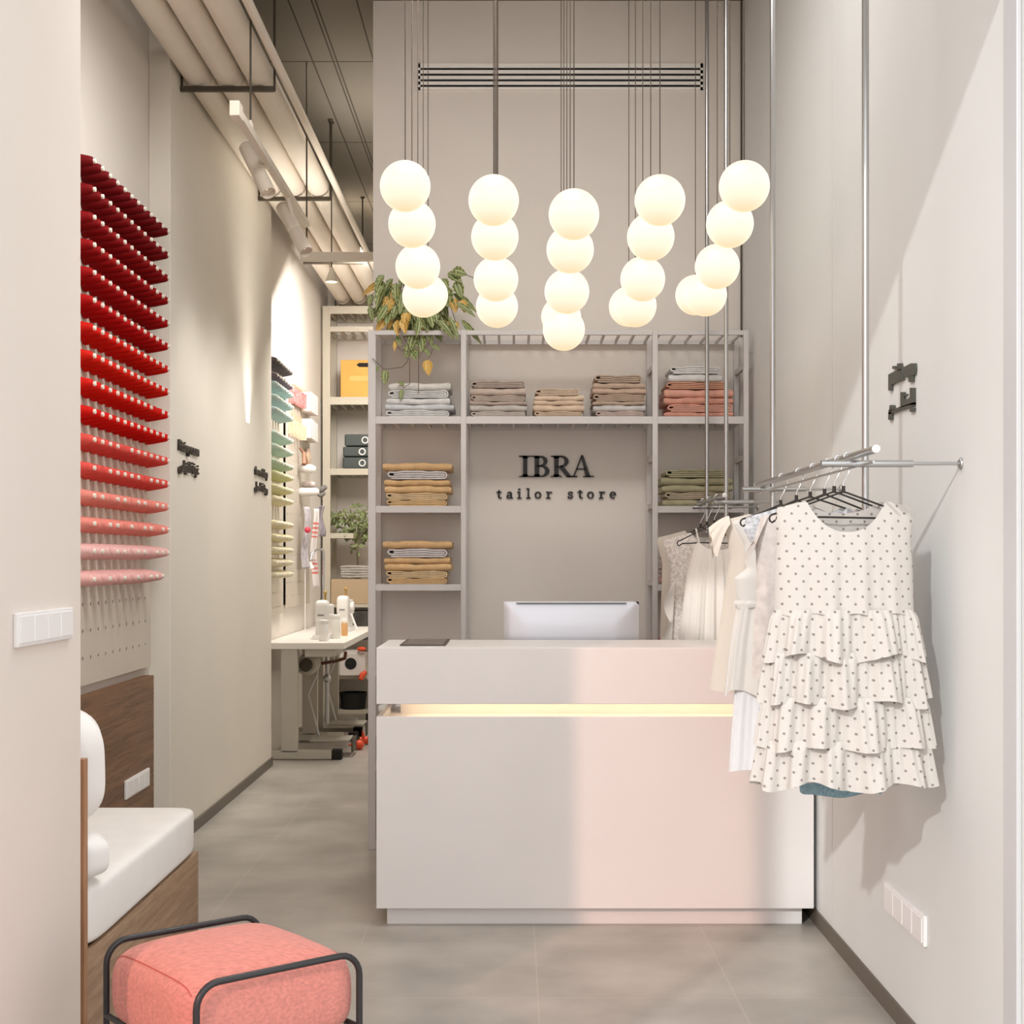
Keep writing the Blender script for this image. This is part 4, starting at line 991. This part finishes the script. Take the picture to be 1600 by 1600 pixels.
# ------------------------------------------------------------------ ducts, hangers, track and spots above the aisle
pitch = 0.1445; px0 = -1.484; pr = 0.066; pz = 3.615
for i, lab in enumerate(('cream ceiling duct running along the fitting room wall', 'cream ceiling duct between two others over the aisle', 'cream ceiling duct on the aisle side of the three')):
    x = px0 + pitch * i
    mb = MB().tube([(x, 3.57, pz), (x, 12.45, pz)], pr, 32)
    for y in (4.4, 6.60, 8.62, 10.42, 12.1): mb.tube([(x, y, pz), (x, y + 0.03, pz)], pr + 0.003, 32)
    tag(link('duct', mb, M_duct, None, ang=50), lab, 'duct', 'ceiling ducts')
tag(link('conduit_pipe', MB().tube([(-1.08, 3.57, 3.60), (-1.08, 12.45, 3.60)], 0.02, 16), M_duct), 'slim cream pipe beside the three ceiling ducts', 'pipe')
for i, y in enumerate((4.72, 6.54, 8.53, 10.36, 12.2)):
    lab = 'dark trapeze bracket under the ceiling ducts, %s from the shopfront' % ORD[i]
    t = thing('duct_bracket', lab, 'bracket', (-1.35, y, 3.53), 'duct brackets')
    zb = pz - pr - 0.004
    xl, xr = -1.559, -1.119
    link('cross_bar', MB().box(xl, xr, y - 0.012, y + 0.012, zb - 0.022, zb), M_rod, t, smooth=False)
    link('hanger_rod', MB().tube([(xr, y, zb - 0.02), (xr, y, ZC)], 0.0055, 8), M_rod, t)
    link('hanger_rod', MB().tube([(xl + 0.006, y, zb - 0.02), (xl + 0.006, y, ZC)], 0.0055, 8), M_rod, t)
    link('rod_anchor', MB().lathe([(0.018, 0.0), (0.014, -0.012)], (xr, y, ZC), 'Z', 12), M_rod, t)

TX, TZ, BZ = -1.112, 3.13, 2.966        # track; lower cross beam
t = thing('light_track', 'cream lighting track on a rod below the ducts along the aisle', 'light track', (TX, 6.6, TZ))
link('track_bar', MB().box(TX - 0.016, TX + 0.016, 5.62, 7.50, TZ - 0.016, TZ + 0.016), M_duct, t, smooth=False)
link('end_feed', MB().box(TX - 0.02, TX + 0.02, 5.56, 5.64, TZ - 0.03, TZ + 0.03), M_duct, t, smooth=False, bevel=0.003)
rd = link('suspension_rod', MB().tube([(TX + 0.001, 5.90, TZ + 0.016), (TX + 0.001, 5.90, ZC - 0.001)], 0.0045, 8), M_rod, t)
link('rod_clip', MB().lathe([(0.012, 0.0), (0.014, 0.02), (0.006, 0.045)], (TX, 5.90, TZ + 0.012), 'Z', 10), M_duct, rd)
t = thing('cross_beam', 'cream beam hung across the aisle below the ducts', 'beam', (-0.9, 7.55, BZ))
link('beam_bar', MB().box(-1.152, -0.60, 7.53, 7.57, BZ - 0.022, BZ + 0.024), M_duct, t, smooth=False, bevel=0.002)
for x in (-1.118, -0.63):
    rd = link('suspension_rod', MB().tube([(x, 7.55, BZ + 0.02), (x, 7.55, ZC - 0.001)], 0.0045, 8), M_rod, t)
    link('rod_clip', MB().lathe([(0.012, 0.0), (0.014, 0.02), (0.006, 0.045)], (x, 7.55, BZ + 0.02), 'Z', 10), M_duct, rd)

def spotlight(top, end, label):
    top, end = Vector(top), Vector(end); d = (end - top).normalized(); L = (end - top).length
    t = thing('track_spotlight', label, 'spotlight', top, 'spotlights on the track')
    r = 0.034
    link('housing', MB().lathe([(r * 0.9, 0), (r, 0.004), (r, L * 0.52), (r * 0.86, L * 0.53), (r * 0.86, L * 0.57), (r, L * 0.58), (r, L), (r * 0.88, L), (r * 0.86, L - 0.025)], top, d, 28), mat('spot_cream', (226, 216, 202), 0.45), t, ang=45)
    link('lens', MB().lathe([(r * 0.86, L - 0.03), (0.001, L - 0.024)], top, d, 24), mat('spot_lens', (255, 238, 214), 0.2, emit=0.5), t)
    return t
a = P(384, 229, 6.38); e = P(420, 302, 6.24)
s1 = spotlight(a, e, 'cream cylinder spotlight, first on the ceiling track, pointing down')
link('mount', MB().tube([Vector((TX, 6.36, TZ - 0.016)), (a + e) / 2 + Vector((0.0, 0, 0.03))], 0.010, 10), M_duct, s1)
a = P(441, 322, 6.92); e = P(479, 394, 6.78)
s2 = spotlight(a, e, 'cream cylinder spotlight, second on the ceiling track, near the cross beam')
link('mount', MB().tube([Vector((TX, 6.88, TZ - 0.016)), (a + e) / 2 + Vector((0.0, 0, 0.03))], 0.010, 10), M_duct, s2)
# beams of the track heads on the fitting room wall
for y, en in ((6.75, 27), (7.35, 25), (7.95, 34)): lamp('track_beam', 'SPOT', (-0.80, y, 2.85), en, (1.0, 0.97, 0.92), (-0.52, 0.05, -0.85), spot_size=radians(84), spot_blend=1.0, shadow_soft_size=0.12)
lamp('track_beam', 'SPOT', (-0.85, 9.7, 3.3), 5, (1.0, 0.96, 0.9), (-0.45, 0.2, -1.0), spot_size=radians(80), spot_blend=1.0, shadow_soft_size=0.12)
# cone pendant
cp = P(518, 437, 8.58)
t = thing('cone_pendant', 'small cone shaped pendant lamp above the back aisle', 'pendant lamp', cp)
link('shade', MB().lathe([(0.010, 0.075), (0.014, 0.055), (0.028, 0.015), (0.040, -0.015), (0.036, -0.015), (0.024, 0.012)], cp, 'Z', 28), mat('cone_shade', (206, 198, 184), 0.4), t, ang=60)
link('bulb', MB().lathe([(0.034, -0.012), (0.030, -0.008), (0.001, -0.008)], cp, 'Z', 24), mat('cone_bulb', (255, 244, 224), emit=3.0), t)
link('cord', MB().tube([cp + Vector((0, 0, 0.07)), (cp.x, cp.y, ZC)], 0.004, 8), M_rod, t)
link('ceiling_rose', MB().lathe([(0.018, 0.0), (0.014, -0.012)], (cp.x, cp.y, ZC), 'Z', 12), M_rod, t)

# ------------------------------------------------------------------ rear shelving unit
RY, RB = 12.0, 12.47
def rx(px, Y=RY): return (px - HX) * Y / F
def rz(py, Y=RY): return HZ - (py - HY) * Y / F
t = thing('rear_shelving', 'beige open shelving at the far end of the aisle', 'shelf', (-1.1, 12.2, 0))
for a, b_ in ((504, 516), (640, 652)):
    for y in (RY, RB - 0.04): link('post', MB().box(rx(a), rx(b_), y, y + 0.04, 0, rz(480)), M_frame2, t, smooth=False)
for a, b_, n in ((478, 490, 0), (510, 518, 3), (620, 632, 4), (732, 742, 4), (944, 949, 0), (1056, 1061, 0), (1111, 1117, 0)):
    mb = MB().box(rx(504), rx(652), RY + 0.004, RY + 0.03, rz(b_), rz(a)).box(rx(504), rx(652), RB - 0.03, RB, rz(b_), rz(a))
    if n == 0 and a > 500 or a in (620, 732): mb.box(rx(504), rx(652), RY + 0.03, RB - 0.03, rz(a) - 0.012, rz(a) - 0.002)
    for k in range(9):
        x = lerp(rx(516), rx(640), k / 8); mb.box(x - 0.008, x + 0.008, RY + 0.03, RB - 0.03, rz(b_) + 0.003, rz(a) - 0.012)
    link('shelf_board', mb, M_frame2, t, smooth=False)
link('half_shelf', MB().box(rx(516), rx(552), RY + 0.004, RY + 0.40, rz(841), rz(833)), M_frame2, t, smooth=False)
link('side_panel', MB().box(rx(504), rx(504) + 0.012, RY + 0.04, RB - 0.04, 0.02, rz(640)), M_frame2, t, smooth=False)
# things on it
M_ybox = mat('yellow_card', (222, 170, 84), 0.7, var=0.03, vscale=4)
t = thing('storage_box', 'yellow cardboard box with a hand hole on the rear shelves', 'box', (rx(570), 12.2, rz(620)))
link('body', MB().box(rx(531), rx(612), RY + 0.05, RY + 0.40, rz(619.5), rz(561)), M_ybox, t, smooth=False, bevel=0.004)
link('hand_hole', MB().prism([(557, 570), (561, 567), (583, 567), (587, 570), (583, 573.5), (561, 573.5)], lambda u, v, d: P(u, v, RY + 0.05 - d), 0, 0.001), M_dark, t, smooth=False)
link('label_patch', MB().box(rx(545), rx(585), RY + 0.0485, RY + 0.05, rz(594), rz(586)), mat('pale_print', (228, 184, 108), 0.7), t, smooth=False)
M_grn = mat('dark_green_board', (66, 74, 72), 0.5)
for i, (a, b_, x0_) in enumerate(((713.5, 731.5, 534), (697, 712.5, 534.5), (677.5, 696, 537))):
    lab = 'dark green file box with ring pull, %s of three on the rear shelves' % ('lowest', 'middle', 'topmost')[i]
    t = thing('file_box', lab, 'file box', (rx(575), 12.2, rz(b_)), 'file boxes')
    link('body', MB().box(rx(x0_), rx(x0_ + 75), RY + 0.06, RY + 0.36, rz(b_), rz(a)), M_grn, t, smooth=False, bevel=0.012, seg=3)
    c = P(566 if i < 2 else 570.5, (a + b_) / 2 + 1, RY + 0.058)
    link('ring_pull', MB().tube([c + Vector((0.026 * cos(2 * pi * k / 20), -0.003, 0.026 * sin(2 * pi * k / 20))) for k in range(20)], 0.006, 8, closed=True), M_plate, t)
# rear plant
t = thing('potted_plant', 'leafy green plant on a bare stem on the rear shelves', 'plant', (rx(560), 12.2, rz(905)))
gl, st = MB(), MB(); rnd = random.Random(11)
for k in range(300):
    a = rnd.uniform(0, 2 * pi); rr_ = rnd.random() ** 0.6
    px = 563 + 38 * rr_ * cos(a); py = 818 + 30 * rr_ * sin(a) + (20 if rnd.random() < 0.25 and abs(px - 560) < 14 else 0)
    if rnd.random() < 0.12: px, py = rnd.uniform(516, 530), rnd.uniform(800, 818)
    Y = RY + 0.16 + rnd.uniform(-0.14, 0.14)
    leaf(gl, P(px, py, Y), Vector((rnd.uniform(-1, 1), rnd.uniform(-0.7, 0.4), rnd.uniform(-1, 0.5))), Vector((rnd.uniform(-.5, .5), -1, 0.6)), rnd.uniform(0.035, 0.06), rnd.uniform(0.018, 0.03), 0.2, stripes=False)
for k in range(9):
    e = P(563 + rnd.uniform(-34, 34), 818 + rnd.uniform(-24, 20), RY + 0.16 + rnd.uniform(-.08, .08)); st.tube([P(559, 884, RY + 0.16), P(558, 862, RY + 0.16), P(560 + rnd.uniform(-4, 4), 846, RY + 0.16), e], 0.006, 6)
link('leaves', gl, mat('rear_leaf', (128, 138, 92), 0.5, var=0.15, vscale=12), t, ang=70); link('stems', st, mat('rear_stem', (120, 116, 84), 0.7), t)
link('pot', MB().lathe([(0.03, 0), (0.04, 0.10), (0.036, 0.10)], P(559, 903.5, RY + 0.19), 'Z', 16), mat('rear_pot', (120, 112, 100), 0.6), t)
M_grey = mat('grey_paper', (176, 170, 164), 0.8, var=0.06, vscale=20)
for i in range(5):
    o = link('folded_cloth', cloth_mesh(rx(533 - i * 0.6), rx(600), rz(903) + i * 0.0215, 0.0205, RY + 0.03 , RY + 0.13, 'S', 50 + i), M_grey, None, ang=50)
    tag(o, 'grey folded cloth on the rear shelves, %s' % ('bottom of its pile', 'second up its pile', 'middle of its pile', 'fourth up its pile', 'topmost of its pile')[i], 'folded cloth', 'grey cloths on the rear shelves')
o = link('storage_box', MB().box(rx(517), rx(638), RY + 0.002, RY + 0.42, rz(943.8), rz(905)), mat('kraft_box', (188, 164, 134), 0.75), None, smooth=False, bevel=0.004); tag(o, 'wide beige box on the lower rear shelf', 'box')
t = thing('storage_bin', 'white bin with a round black hole under the rear shelves', 'bin', (rx(560), 12.1, rz(1055)))
link('body', MB().box(rx(531), rx(571), RY - 0.03, RY + 0.3, rz(1055.5), rz(1020)), mat('bin_white', (214, 206, 200), 0.5), t, smooth=False, bevel=0.006)
link('lid', MB().box(rx(541), rx(562), RY - 0.02, RY + 0.28, rz(1020), rz(1016)), mat('bin_white', (214, 206, 200), 0.5), t, smooth=False)
link('hole_rim', MB().lathe([(0.050, 0.0), (0.001, 0.0)], P(548, 1037, RY - 0.0315), (0, -1, 0), 28, cap=False).lathe([(0.050, -0.002), (0.050, 0.001)], P(548, 1037, RY - 0.0315), (0, -1, 0), 28, cap=False), M_dark, t)
o = link('scrap_basket', MB().lathe([(0.10, 0), (0.12, 0.16), (0.115, 0.16), (0.095, 0.02)], P(552, 1110, RY + 0.22), 'Z', 24), M_dark); tag(o, 'black basket on the bottom rear shelf', 'basket')
mb = MB().box(rx(545), rx(600), RY + 0.02, RY + 0.3, rz(1000), rz(955)); o = link('storage_crate', mb, mat('dark_crate', (70, 66, 62), 0.6, var=0.2, vscale=14), None, smooth=False, bevel=0.005); tag(o, 'dark crate behind the sewing machines on the rear shelves', 'crate')

# ------------------------------------------------------------------ sewing table
TY, TZt = 9.236, 0.777
M_tab = mat('white_tabletop', (240, 236, 230), 0.4); M_leg = mat('table_leg_grey', (190, 184, 172), 0.5)
t = thing('sewing_table', 'long white sewing table against the wall below the far pegboards', 'table', (-1.38, 10.3, 0))
link('tabletop', MB().box(-1.655, -1.118, TY, 11.5, TZt - 0.042, TZt), M_tab, t, smooth=False, bevel=0.003)
for i, y in enumerate((9.25, 10.18, 10.5, 11.4)):
    lg = link('leg', MB().box(-1.54, -1.43, y, y + 0.05, 0.05, TZt - 0.042), M_leg, t, smooth=False, bevel=0.003)
    ft = link('foot', MB().box(-1.62, -1.205, y, y + 0.07, 0.004, 0.062), M_leg, t, smooth=False, bevel=0.003)
    link('foot_cap', MB().box(-1.205, -1.14, y - 0.002, y + 0.075, 0.0, 0.066), M_dark, ft, smooth=False, bevel=0.004)
link('drawer', MB().box(-1.385, -1.185, TY + 0.03, 9.7, TZt - 0.095, TZt - 0.042), M_leg, t, smooth=False, bevel=0.002)
link('beam', MB().box(-1.50, -1.47, 9.3, 11.4, 0.55, 0.62), M_leg, t, smooth=False)
mo = link('motor', MB().lathe([(0.06, 0), (0.075, 0.03), (0.075, 0.16), (0.05, 0.19)], (-1.41, 9.52, 0.61), 'Y', 24), M_leg, t)
link('motor_pulley', MB().lathe([(0.04, 0), (0.045, 0.01), (0.03, 0.02), (0.045, 0.03)], (-1.41, 9.47, 0.61), 'Y', 20), M_rod, mo)
link('upright_rod', MB().tube([(-1.30, 9.75, 0.18), (-1.30, 9.75, TZt - 0.05)], 0.014, 12).sphere((-1.30, 9.73, 0.50), 0.03, 16, 10), M_steel, t)
for y, k in ((9.38, 0), (10.28, 1)):
    tr = link('treadle', MB().box(-1.37, -1.10, y, y + 0.24, 0.10, 0.118), mat('treadle_grey', (170, 164, 152), 0.5), t, smooth=False, bevel=0.004)
    link('treadle_edge', MB().box(-1.09, -1.08, y, y + 0.24, 0.03, 0.118), M_rod, tr, smooth=False)
    link('treadle_grip', MB().box(-1.28, -1.17, y + 0.20, y + 0.23, 0.118, 0.14), M_leg, tr, smooth=False)
    link('pitman_rod', MB().tube([(-1.33, y + 0.18, 0.115), (-1.41, y + 0.2, 0.40), (-1.345, y + 0.2, 0.55), (-1.37, y + 0.2, TZt - 0.05)], 0.008, 8), M_steel, t)
cable = MB().tube([(-1.13, 9.4, 0.70), (-1.14, 9.45, 0.66), (-1.22, 9.6, 0.63), (-1.34, 9.8, 0.60)], 0.012, 8)
link('cable', cable, mat('brown_cable', (110, 66, 52), 0.6), t)
M_mach = mat('machine_white', (236, 234, 232), 0.35)
def machine(px0, px1, ytop, ybase, Y, label, lever):
    a, b_ = P(px0, ybase, Y), P(px1, ytop, Y); z0, z1 = TZt, b_.z; xm = (a.x + b_.x) / 2; hw = (b_.x - a.x) / 2
    t = thing('sewing_machine', label, 'sewing machine', (xm, Y, TZt), 'sewing machines')
    link('head', MB().cushion(a.x, b_.x, Y, Y + 0.14, lerp(z0, z1, 0.42), z1, e=0.4, n=20), M_mach, t, ang=80)
    link('column', MB().box(a.x + hw * 0.15, b_.x - hw * 0.1, Y + 0.01, Y + 0.36, z0 + 0.03, lerp(z0, z1, 0.62)).box(a.x + hw * .2, b_.x - hw * .2, Y + 0.1, Y + 0.42, lerp(z0, z1, 0.55), lerp(z0, z1, 0.86)), M_mach, t, smooth=False, bevel=0.008)
    link('bed', MB().box(a.x - 0.006, b_.x + 0.006, Y - 0.03, Y + 0.42, z0, z0 + 0.032), M_mach, t, smooth=False, bevel=0.004)
    link('badge', MB().box(xm - hw * 0.45, xm + hw * 0.45, Y - 0.002, Y + 0.004, lerp(z0, z1, 0.60), lerp(z0, z1, 0.64)), mat('badge_grey', (140, 138, 138), 0.5), t, smooth=False)
    link('handwheel', MB().lathe([(0.04, 0), (0.045, 0.01), (0.045, 0.025), (0.02, 0.03)], (b_.x - 0.005 if lever else a.x + 0.015, Y + 0.2, lerp(z0, z1, 0.66)), (1 if lever else -1, 0, 0), 20), M_mach, t)
    pinm = MB().tube([(xm + 0.01, Y + 0.15, z1 - 0.02), (xm + 0.01, Y + 0.15, z1 + 0.045)], 0.008, 8).sphere((xm + 0.01, Y + 0.15, z1 + 0.05), 0.013, 12, 8)
    link('thread_pin', pinm, mat('brass', (196, 160, 92), 0.35, metal=0.6), t)
    if lever: link('lever', MB().tube([(b_.x + 0.01, Y + 0.1, lerp(z0, z1, 0.5)), (b_.x + 0.06, Y + 0.06, z0 + 0.02)], 0.008, 8), M_mach, t)
machine(490.5, 512, 938, 1001, 9.62, 'white sewing machine, nearer one on the long table', False)
machine(525, 544, 931, 978, 10.55, 'white sewing machine with lever at the far end of table', True)
def jar(name, label, cat, px0, px1, ytop, Y, col, capc=None):
    a, b_ = P(px0, 0, Y), P(px1, ytop, Y); r = (b_.x - a.x) / 2; h = b_.z - TZt; xm = (a.x + b_.x) / 2
    t = thing(name, label, cat, (xm, Y, TZt))
    link('body', MB().lathe([(r * 0.9, 0), (r, 0.005), (r, h * 0.78), (r * 0.9, h * 0.8)], (xm, Y, TZt), 'Z', 24), mat(name + '_glaze', col, 0.3), t, ang=50)
    link('lid', MB().lathe([(r * 0.92, h * 0.8), (r * 0.95, h * 0.97), (r * 0.8, h)], (xm, Y, TZt), 'Z', 24), mat(name + '_lid', capc or col, 0.3), t, ang=50)
    return t
jar('white_tub', 'white round tub standing before the nearer sewing machine', 'tub', 498.5, 513.5, 968.5, 9.45, (232, 230, 228))
jar('white_jar', 'white lidded jar on the table between the sewing machines', 'jar', 518.5, 532, 960, 9.75, (238, 236, 230))
jar('amber_jar', 'small amber jar on the sewing table', 'jar', 533, 543.5, 968, 10.1, (222, 172, 116), (238, 234, 226))
# chrome lamp stand
t = thing('machine_lamp', 'chrome lamp stand with bent arm at the sewing table', 'lamp', (-1.47, 10.9, TZt))
lp = [P(505, 960, 10.9), P(506, 862, 10.9)]
lp[0].z = TZt
link('pole', MB().tube(lp, 0.011, 12), M_chrome, t)
link('arm', MB().tube([lp[1], P(503, 858, 10.9), P(494, 859, 10.85), P(487, 866, 10.8), P(485, 876, 10.78)], 0.008, 10), M_chrome, t)
link('head', MB().lathe([(0.012, 0), (0.018, 0.05), (0.02, 0.055)], P(484, 878, 10.78), (0.3, 0, -1), 16), M_plate, t)
# orange things on the floor
M_or = mat('orange_plastic', (232, 84, 44), 0.45)
g0 = P(560, 1178, 9.7)
o = link('orange_ball_weight', MB().sphere((g0.x, 9.75, 0.034), 0.034, 20, 12).lathe([(0.02, 0), (0.006, 0.05)], (g0.x - 0.02, 9.72, 0.04), (-1, -0.4, 0), 12), M_or); tag(o, 'round orange weight on the floor beside the sewing table', 'weight')
g1 = P(566, 1165, 9.9)
mb = MB().tube([(g1.x - 0.03, 10.0, 0.035), (g1.x + 0.05, 10.02, 0.03)], [0.022, 0.03], 12).tube([(g1.x, 10.0, 0.03), (g1.x - 0.005, 9.98, 0.10)], [0.016, 0.006], 8).tube([(g1.x + 0.03, 10.0, 0.03), (g1.x + 0.06, 9.97, 0.08)], [0.018, 0.008], 8)
o = link('orange_clamp', mb, M_or); tag(o, 'orange clamp lying on the floor behind the round weight', 'clamp')
o = link('orange_screwdriver', MB().tube([P(563, 1062, 11.94), P(566, 1055, 11.955), P(572, 1049, 11.965)], [0.016, 0.026, 0.014], 10), M_or); tag(o, 'orange screwdriver handle poking out in front of the white bin', 'screwdriver')
o = link('orange_scissors', MB().sphere(P(565, 1014, 11.95), 0.04, 16, 10, (1, 0.6, 0.5)), M_or); tag(o, 'orange scissor grip lying on top of the white bin', 'scissors')

# ------------------------------------------------------------------ second far pegboard with tools
pegboard('narrow pegboard with trimmings and tools beside the rear shelves', PX, 10.03, 11.22, 0.98, 2.66, [10.1 + 0.1 * k for k in range(11)], [1.06 + 0.1 * k for k in range(16)], M_peg)
def on_peg(px, py):  # point on the second pegboard plane
    Y = F * (-PX) / (HX - px); return Vector((PX, Y, HZ - (py - HY) * Y / F))
def board(name, label, cat, a, b_, m, th=0.012, off=0.002):
    p, q_ = on_peg(*a), on_peg(*b_)
    o = link(name, MB().box(PX + off, PX + off + th, p.y, q_.y, q_.z, p.z), m, None, smooth=False, bevel=0.001); return tag(o, label, cat)
board('sample_board', 'brown sample board at the top of the tool pegboard', 'board', (456, 600), (481.5, 648), mat('kraft_board', (178, 142, 110), 0.8))
board('sample_board', 'pale brown sample board on the tool pegboard below the brown one', 'board', (456, 645), (470, 668), mat('kraft_pale', (206, 176, 148), 0.8))
M_zip = mat('zip_pink', (196, 128, 128), 0.8, var=0.2, vscale=30); M_zip2 = mat('zip_beige', (222, 192, 166), 0.8, var=0.08, vscale=40)
for row, (y0_, ln, m_, wd_) in enumerate(((600, 22, M_zip, 'pink'), (650, 22, M_zip2, 'beige'))):
    for k in range(5):
        px = 450.5 + 4.2 * k; p = on_peg(px, y0_ + 6 + 2.5 * k); 
        mb = MB().box(PX + 0.001, PX + 0.055, p.y, p.y + 0.022, p.z - ln * p.y / F, p.z)
        tag(link('ribbon_card', mb, m_, None, smooth=False), '%s ribbon card on the tool pegboard, %s in its row' % (wd_, ORD[k]), 'ribbon card', wd_ + ' ribbon cards')
for row, y0_ in enumerate((612, 654)):
    for k in range(4):
        px = 474 + 3.6 * k; p = on_peg(min(px, 482), y0_); x0_ = PX + 0.01 + 0.012 * k
        Y = 10.72 + 0.105 * k; z1_ = HZ + (HY - y0_ - 2.4 * k) * Y / F
        mb = MB().box(PX + 0.003, PX + 0.085, Y, Y + 0.07, z1_ - 0.15, z1_)
        tag(link('button_pack', mb, mat('pack_white', (228, 218, 210), 0.6), None, smooth=False, bevel=0.003), 'white haberdashery pack on the tool pegboard, %s in the %s row' % (ORD[k], ('upper', 'lower')[row]), 'pack', 'haberdashery packs')
def lump(name, label, cat, px, py, sx_, sy_, sz_, m):
    p = on_peg(px, py); o = link(name, MB().sphere((PX + sx_ + 0.003, p.y, p.z), 1.0, 20, 12, (sx_, sy_, sz_)), m); return tag(o, label, cat)
M_pad = mat('pad_beige', (214, 190, 166), 0.8, var=0.08, vscale=30); M_padw = mat('pad_white', (228, 224, 220), 0.7)
lump('pin_cushion', 'beige round pin cushion hanging on the tool pegboard', 'pin cushion', 477, 715, 0.02, 0.10, 0.075, M_pad)
p = on_peg(464, 712)
mb = MB().tube([(PX + 0.02, p.y, p.z + 0.06), (PX + 0.05, p.y + 0.03, p.z + 0.02), (PX + 0.06, p.y + 0.1, p.z - 0.07)], [0.008, 0.014, 0.018], 8).tube([(PX + 0.02, p.y + 0.05, p.z + 0.06), (PX + 0.05, p.y + 0.02, p.z + 0.02), (PX + 0.06, p.y - 0.04, p.z - 0.07)], [0.008, 0.014, 0.018], 8)
tag(link('wooden_tongs', mb, mat('tool_brown', (150, 112, 90), 0.6)), 'brown wooden tongs on the tool pegboard beside the pin cushion', 'tongs')
mb = MB().lathe([(0.03, 0.0), (0.036, 0.02), (0.034, 0.10), (0.02, 0.13)], on_peg(467, 731) + Vector((0.0, 0, 0)), (1, 0.0, -0.1), 20)
tag(link('pressing_ham', mb, M_padw), 'upper white pressing pad sticking out from the tool pegboard', 'pressing pad')
mb = MB().lathe([(0.03, 0.0), (0.034, 0.02), (0.030, 0.13), (0.015, 0.15)], on_peg(468, 769), (1, 0.0, 0.02), 20)
tag(link('pressing_ham', mb, M_padw), 'lower white pressing pad sticking out from the tool pegboard', 'pressing pad')
mb = MB().tube([on_peg(470, 757) + Vector((0.01 + 0.02 * k, 0, 0)) for k in range(6)], [0.02, 0.026, 0.022, 0.026, 0.024, 0.016], 14)
tag(link('tape_roll', mb, mat('tape_grey', (196, 182, 176), 0.7, var=0.15, vscale=40)), 'grey patterned tape roll above the lower pressing pad', 'tape roll')
p = on_peg(482, 766)
mb = MB().tube([p + Vector((0.03, 0, 0.02)), p + Vector((0.09, 0.02, 0.0)), p + Vector((0.14, 0, 0.03))], [0.012, 0.03, 0.02], 10).tube([p + Vector((0.05, 0, -0.02)), p + Vector((0.10, 0.02, -0.04)), p + Vector((0.13, 0, -0.02))], [0.01, 0.024, 0.014], 10)
tag(link('ribbon_bow', mb, mat('bow_grey', (128, 124, 122), 0.7, var=0.2, vscale=40)), 'dark grey ribbon bow at the edge of the tool pegboard', 'ribbon')
# hanging scarves
def strip(name, label, m, px, y0_, y1_, wd, off, ph, cat='scarf'):
    a = on_peg(px, y0_); z1_, z0_ = a.z, HZ - (y1_ - HY) * a.y / F
    def fn(u, v):
        return Vector((PX + off + 0.012 * sin(6 * v + ph) + 0.03 * (u - 0.5), a.y + (u - 0.5) * wd * (0.55 + 0.5 * v) + 0.01 * sin(9 * u + ph), lerp(z1_, z0_, v)))
    mb = MB().grid(fn, 16, 30); o = link(name, mb, m, None, ang=80); sol = o.modifiers.new('thick', 'SOLIDIFY'); sol.thickness = 0.004
    return tag(o, label, cat)
M_sg = mat('scarf_grey', (190, 184, 190), 0.9, var=0.10, vscale=22)
M_sr = bpy.data.materials.new('scarf_red_check'); M_sr.use_nodes = True; nt = M_sr.node_tree; b = nt.nodes['Principled BSDF']; b.inputs['Base Color'].default_value = rgb((232, 224, 222)); b.inputs['Roughness'].default_value = 0.9
tc = nd(nt, 'ShaderNodeTexCoord'); sx = nd(nt, 'ShaderNodeSeparateXYZ'); nt.links.new(tc.outputs['Object'], sx.inputs[0])
zs_ = math_(nt, 'FRACT', math_(nt, 'DIVIDE', sx.outputs[2], 0.30)); 
m1 = math_(nt, 'LESS_THAN', zs_, 0.42); m2 = grid_line(nt, sx.outputs[2], 0.0, 0.035, 0.009)
overlay(nt, b, math_(nt, 'MULTIPLY', math_(nt, 'MULTIPLY', m1, m2), 0.9), (222, 110, 104))
strip('hanging_scarf', 'grey white scarf hanging on the tool pegboard', M_sg, 466, 792, 888, 0.17, 0.06, 0.2)
strip('hanging_scarf', 'white scarf with red stripes hanging on the tool pegboard', M_sr, 475, 795, 918, 0.15, 0.085, 1.4)
strip('hanging_scarf', 'darker grey scarf folded over the hook beside the striped one', mat('scarf_dark', (150, 142, 150), 0.9, var=0.12, vscale=22), 479, 790, 838, 0.15, 0.115, 2.6)
p = on_peg(463, 828); tag(link('pin_badge', MB().sphere(p + Vector((0.085, 0, 0)), 0.024, 14, 10), mat('rosette_red', (222, 72, 92), 0.6)), 'small red pompom beside the grey scarf', 'pompom')
p = on_peg(466, 885); tag(link('measuring_stick', MB().box(PX + 0.05, PX + 0.056, p.y - 0.012, p.y + 0.012, TZt + 0.002, p.z), M_plate, None, smooth=False), 'white ruler standing on the table against the tool pegboard', 'ruler')
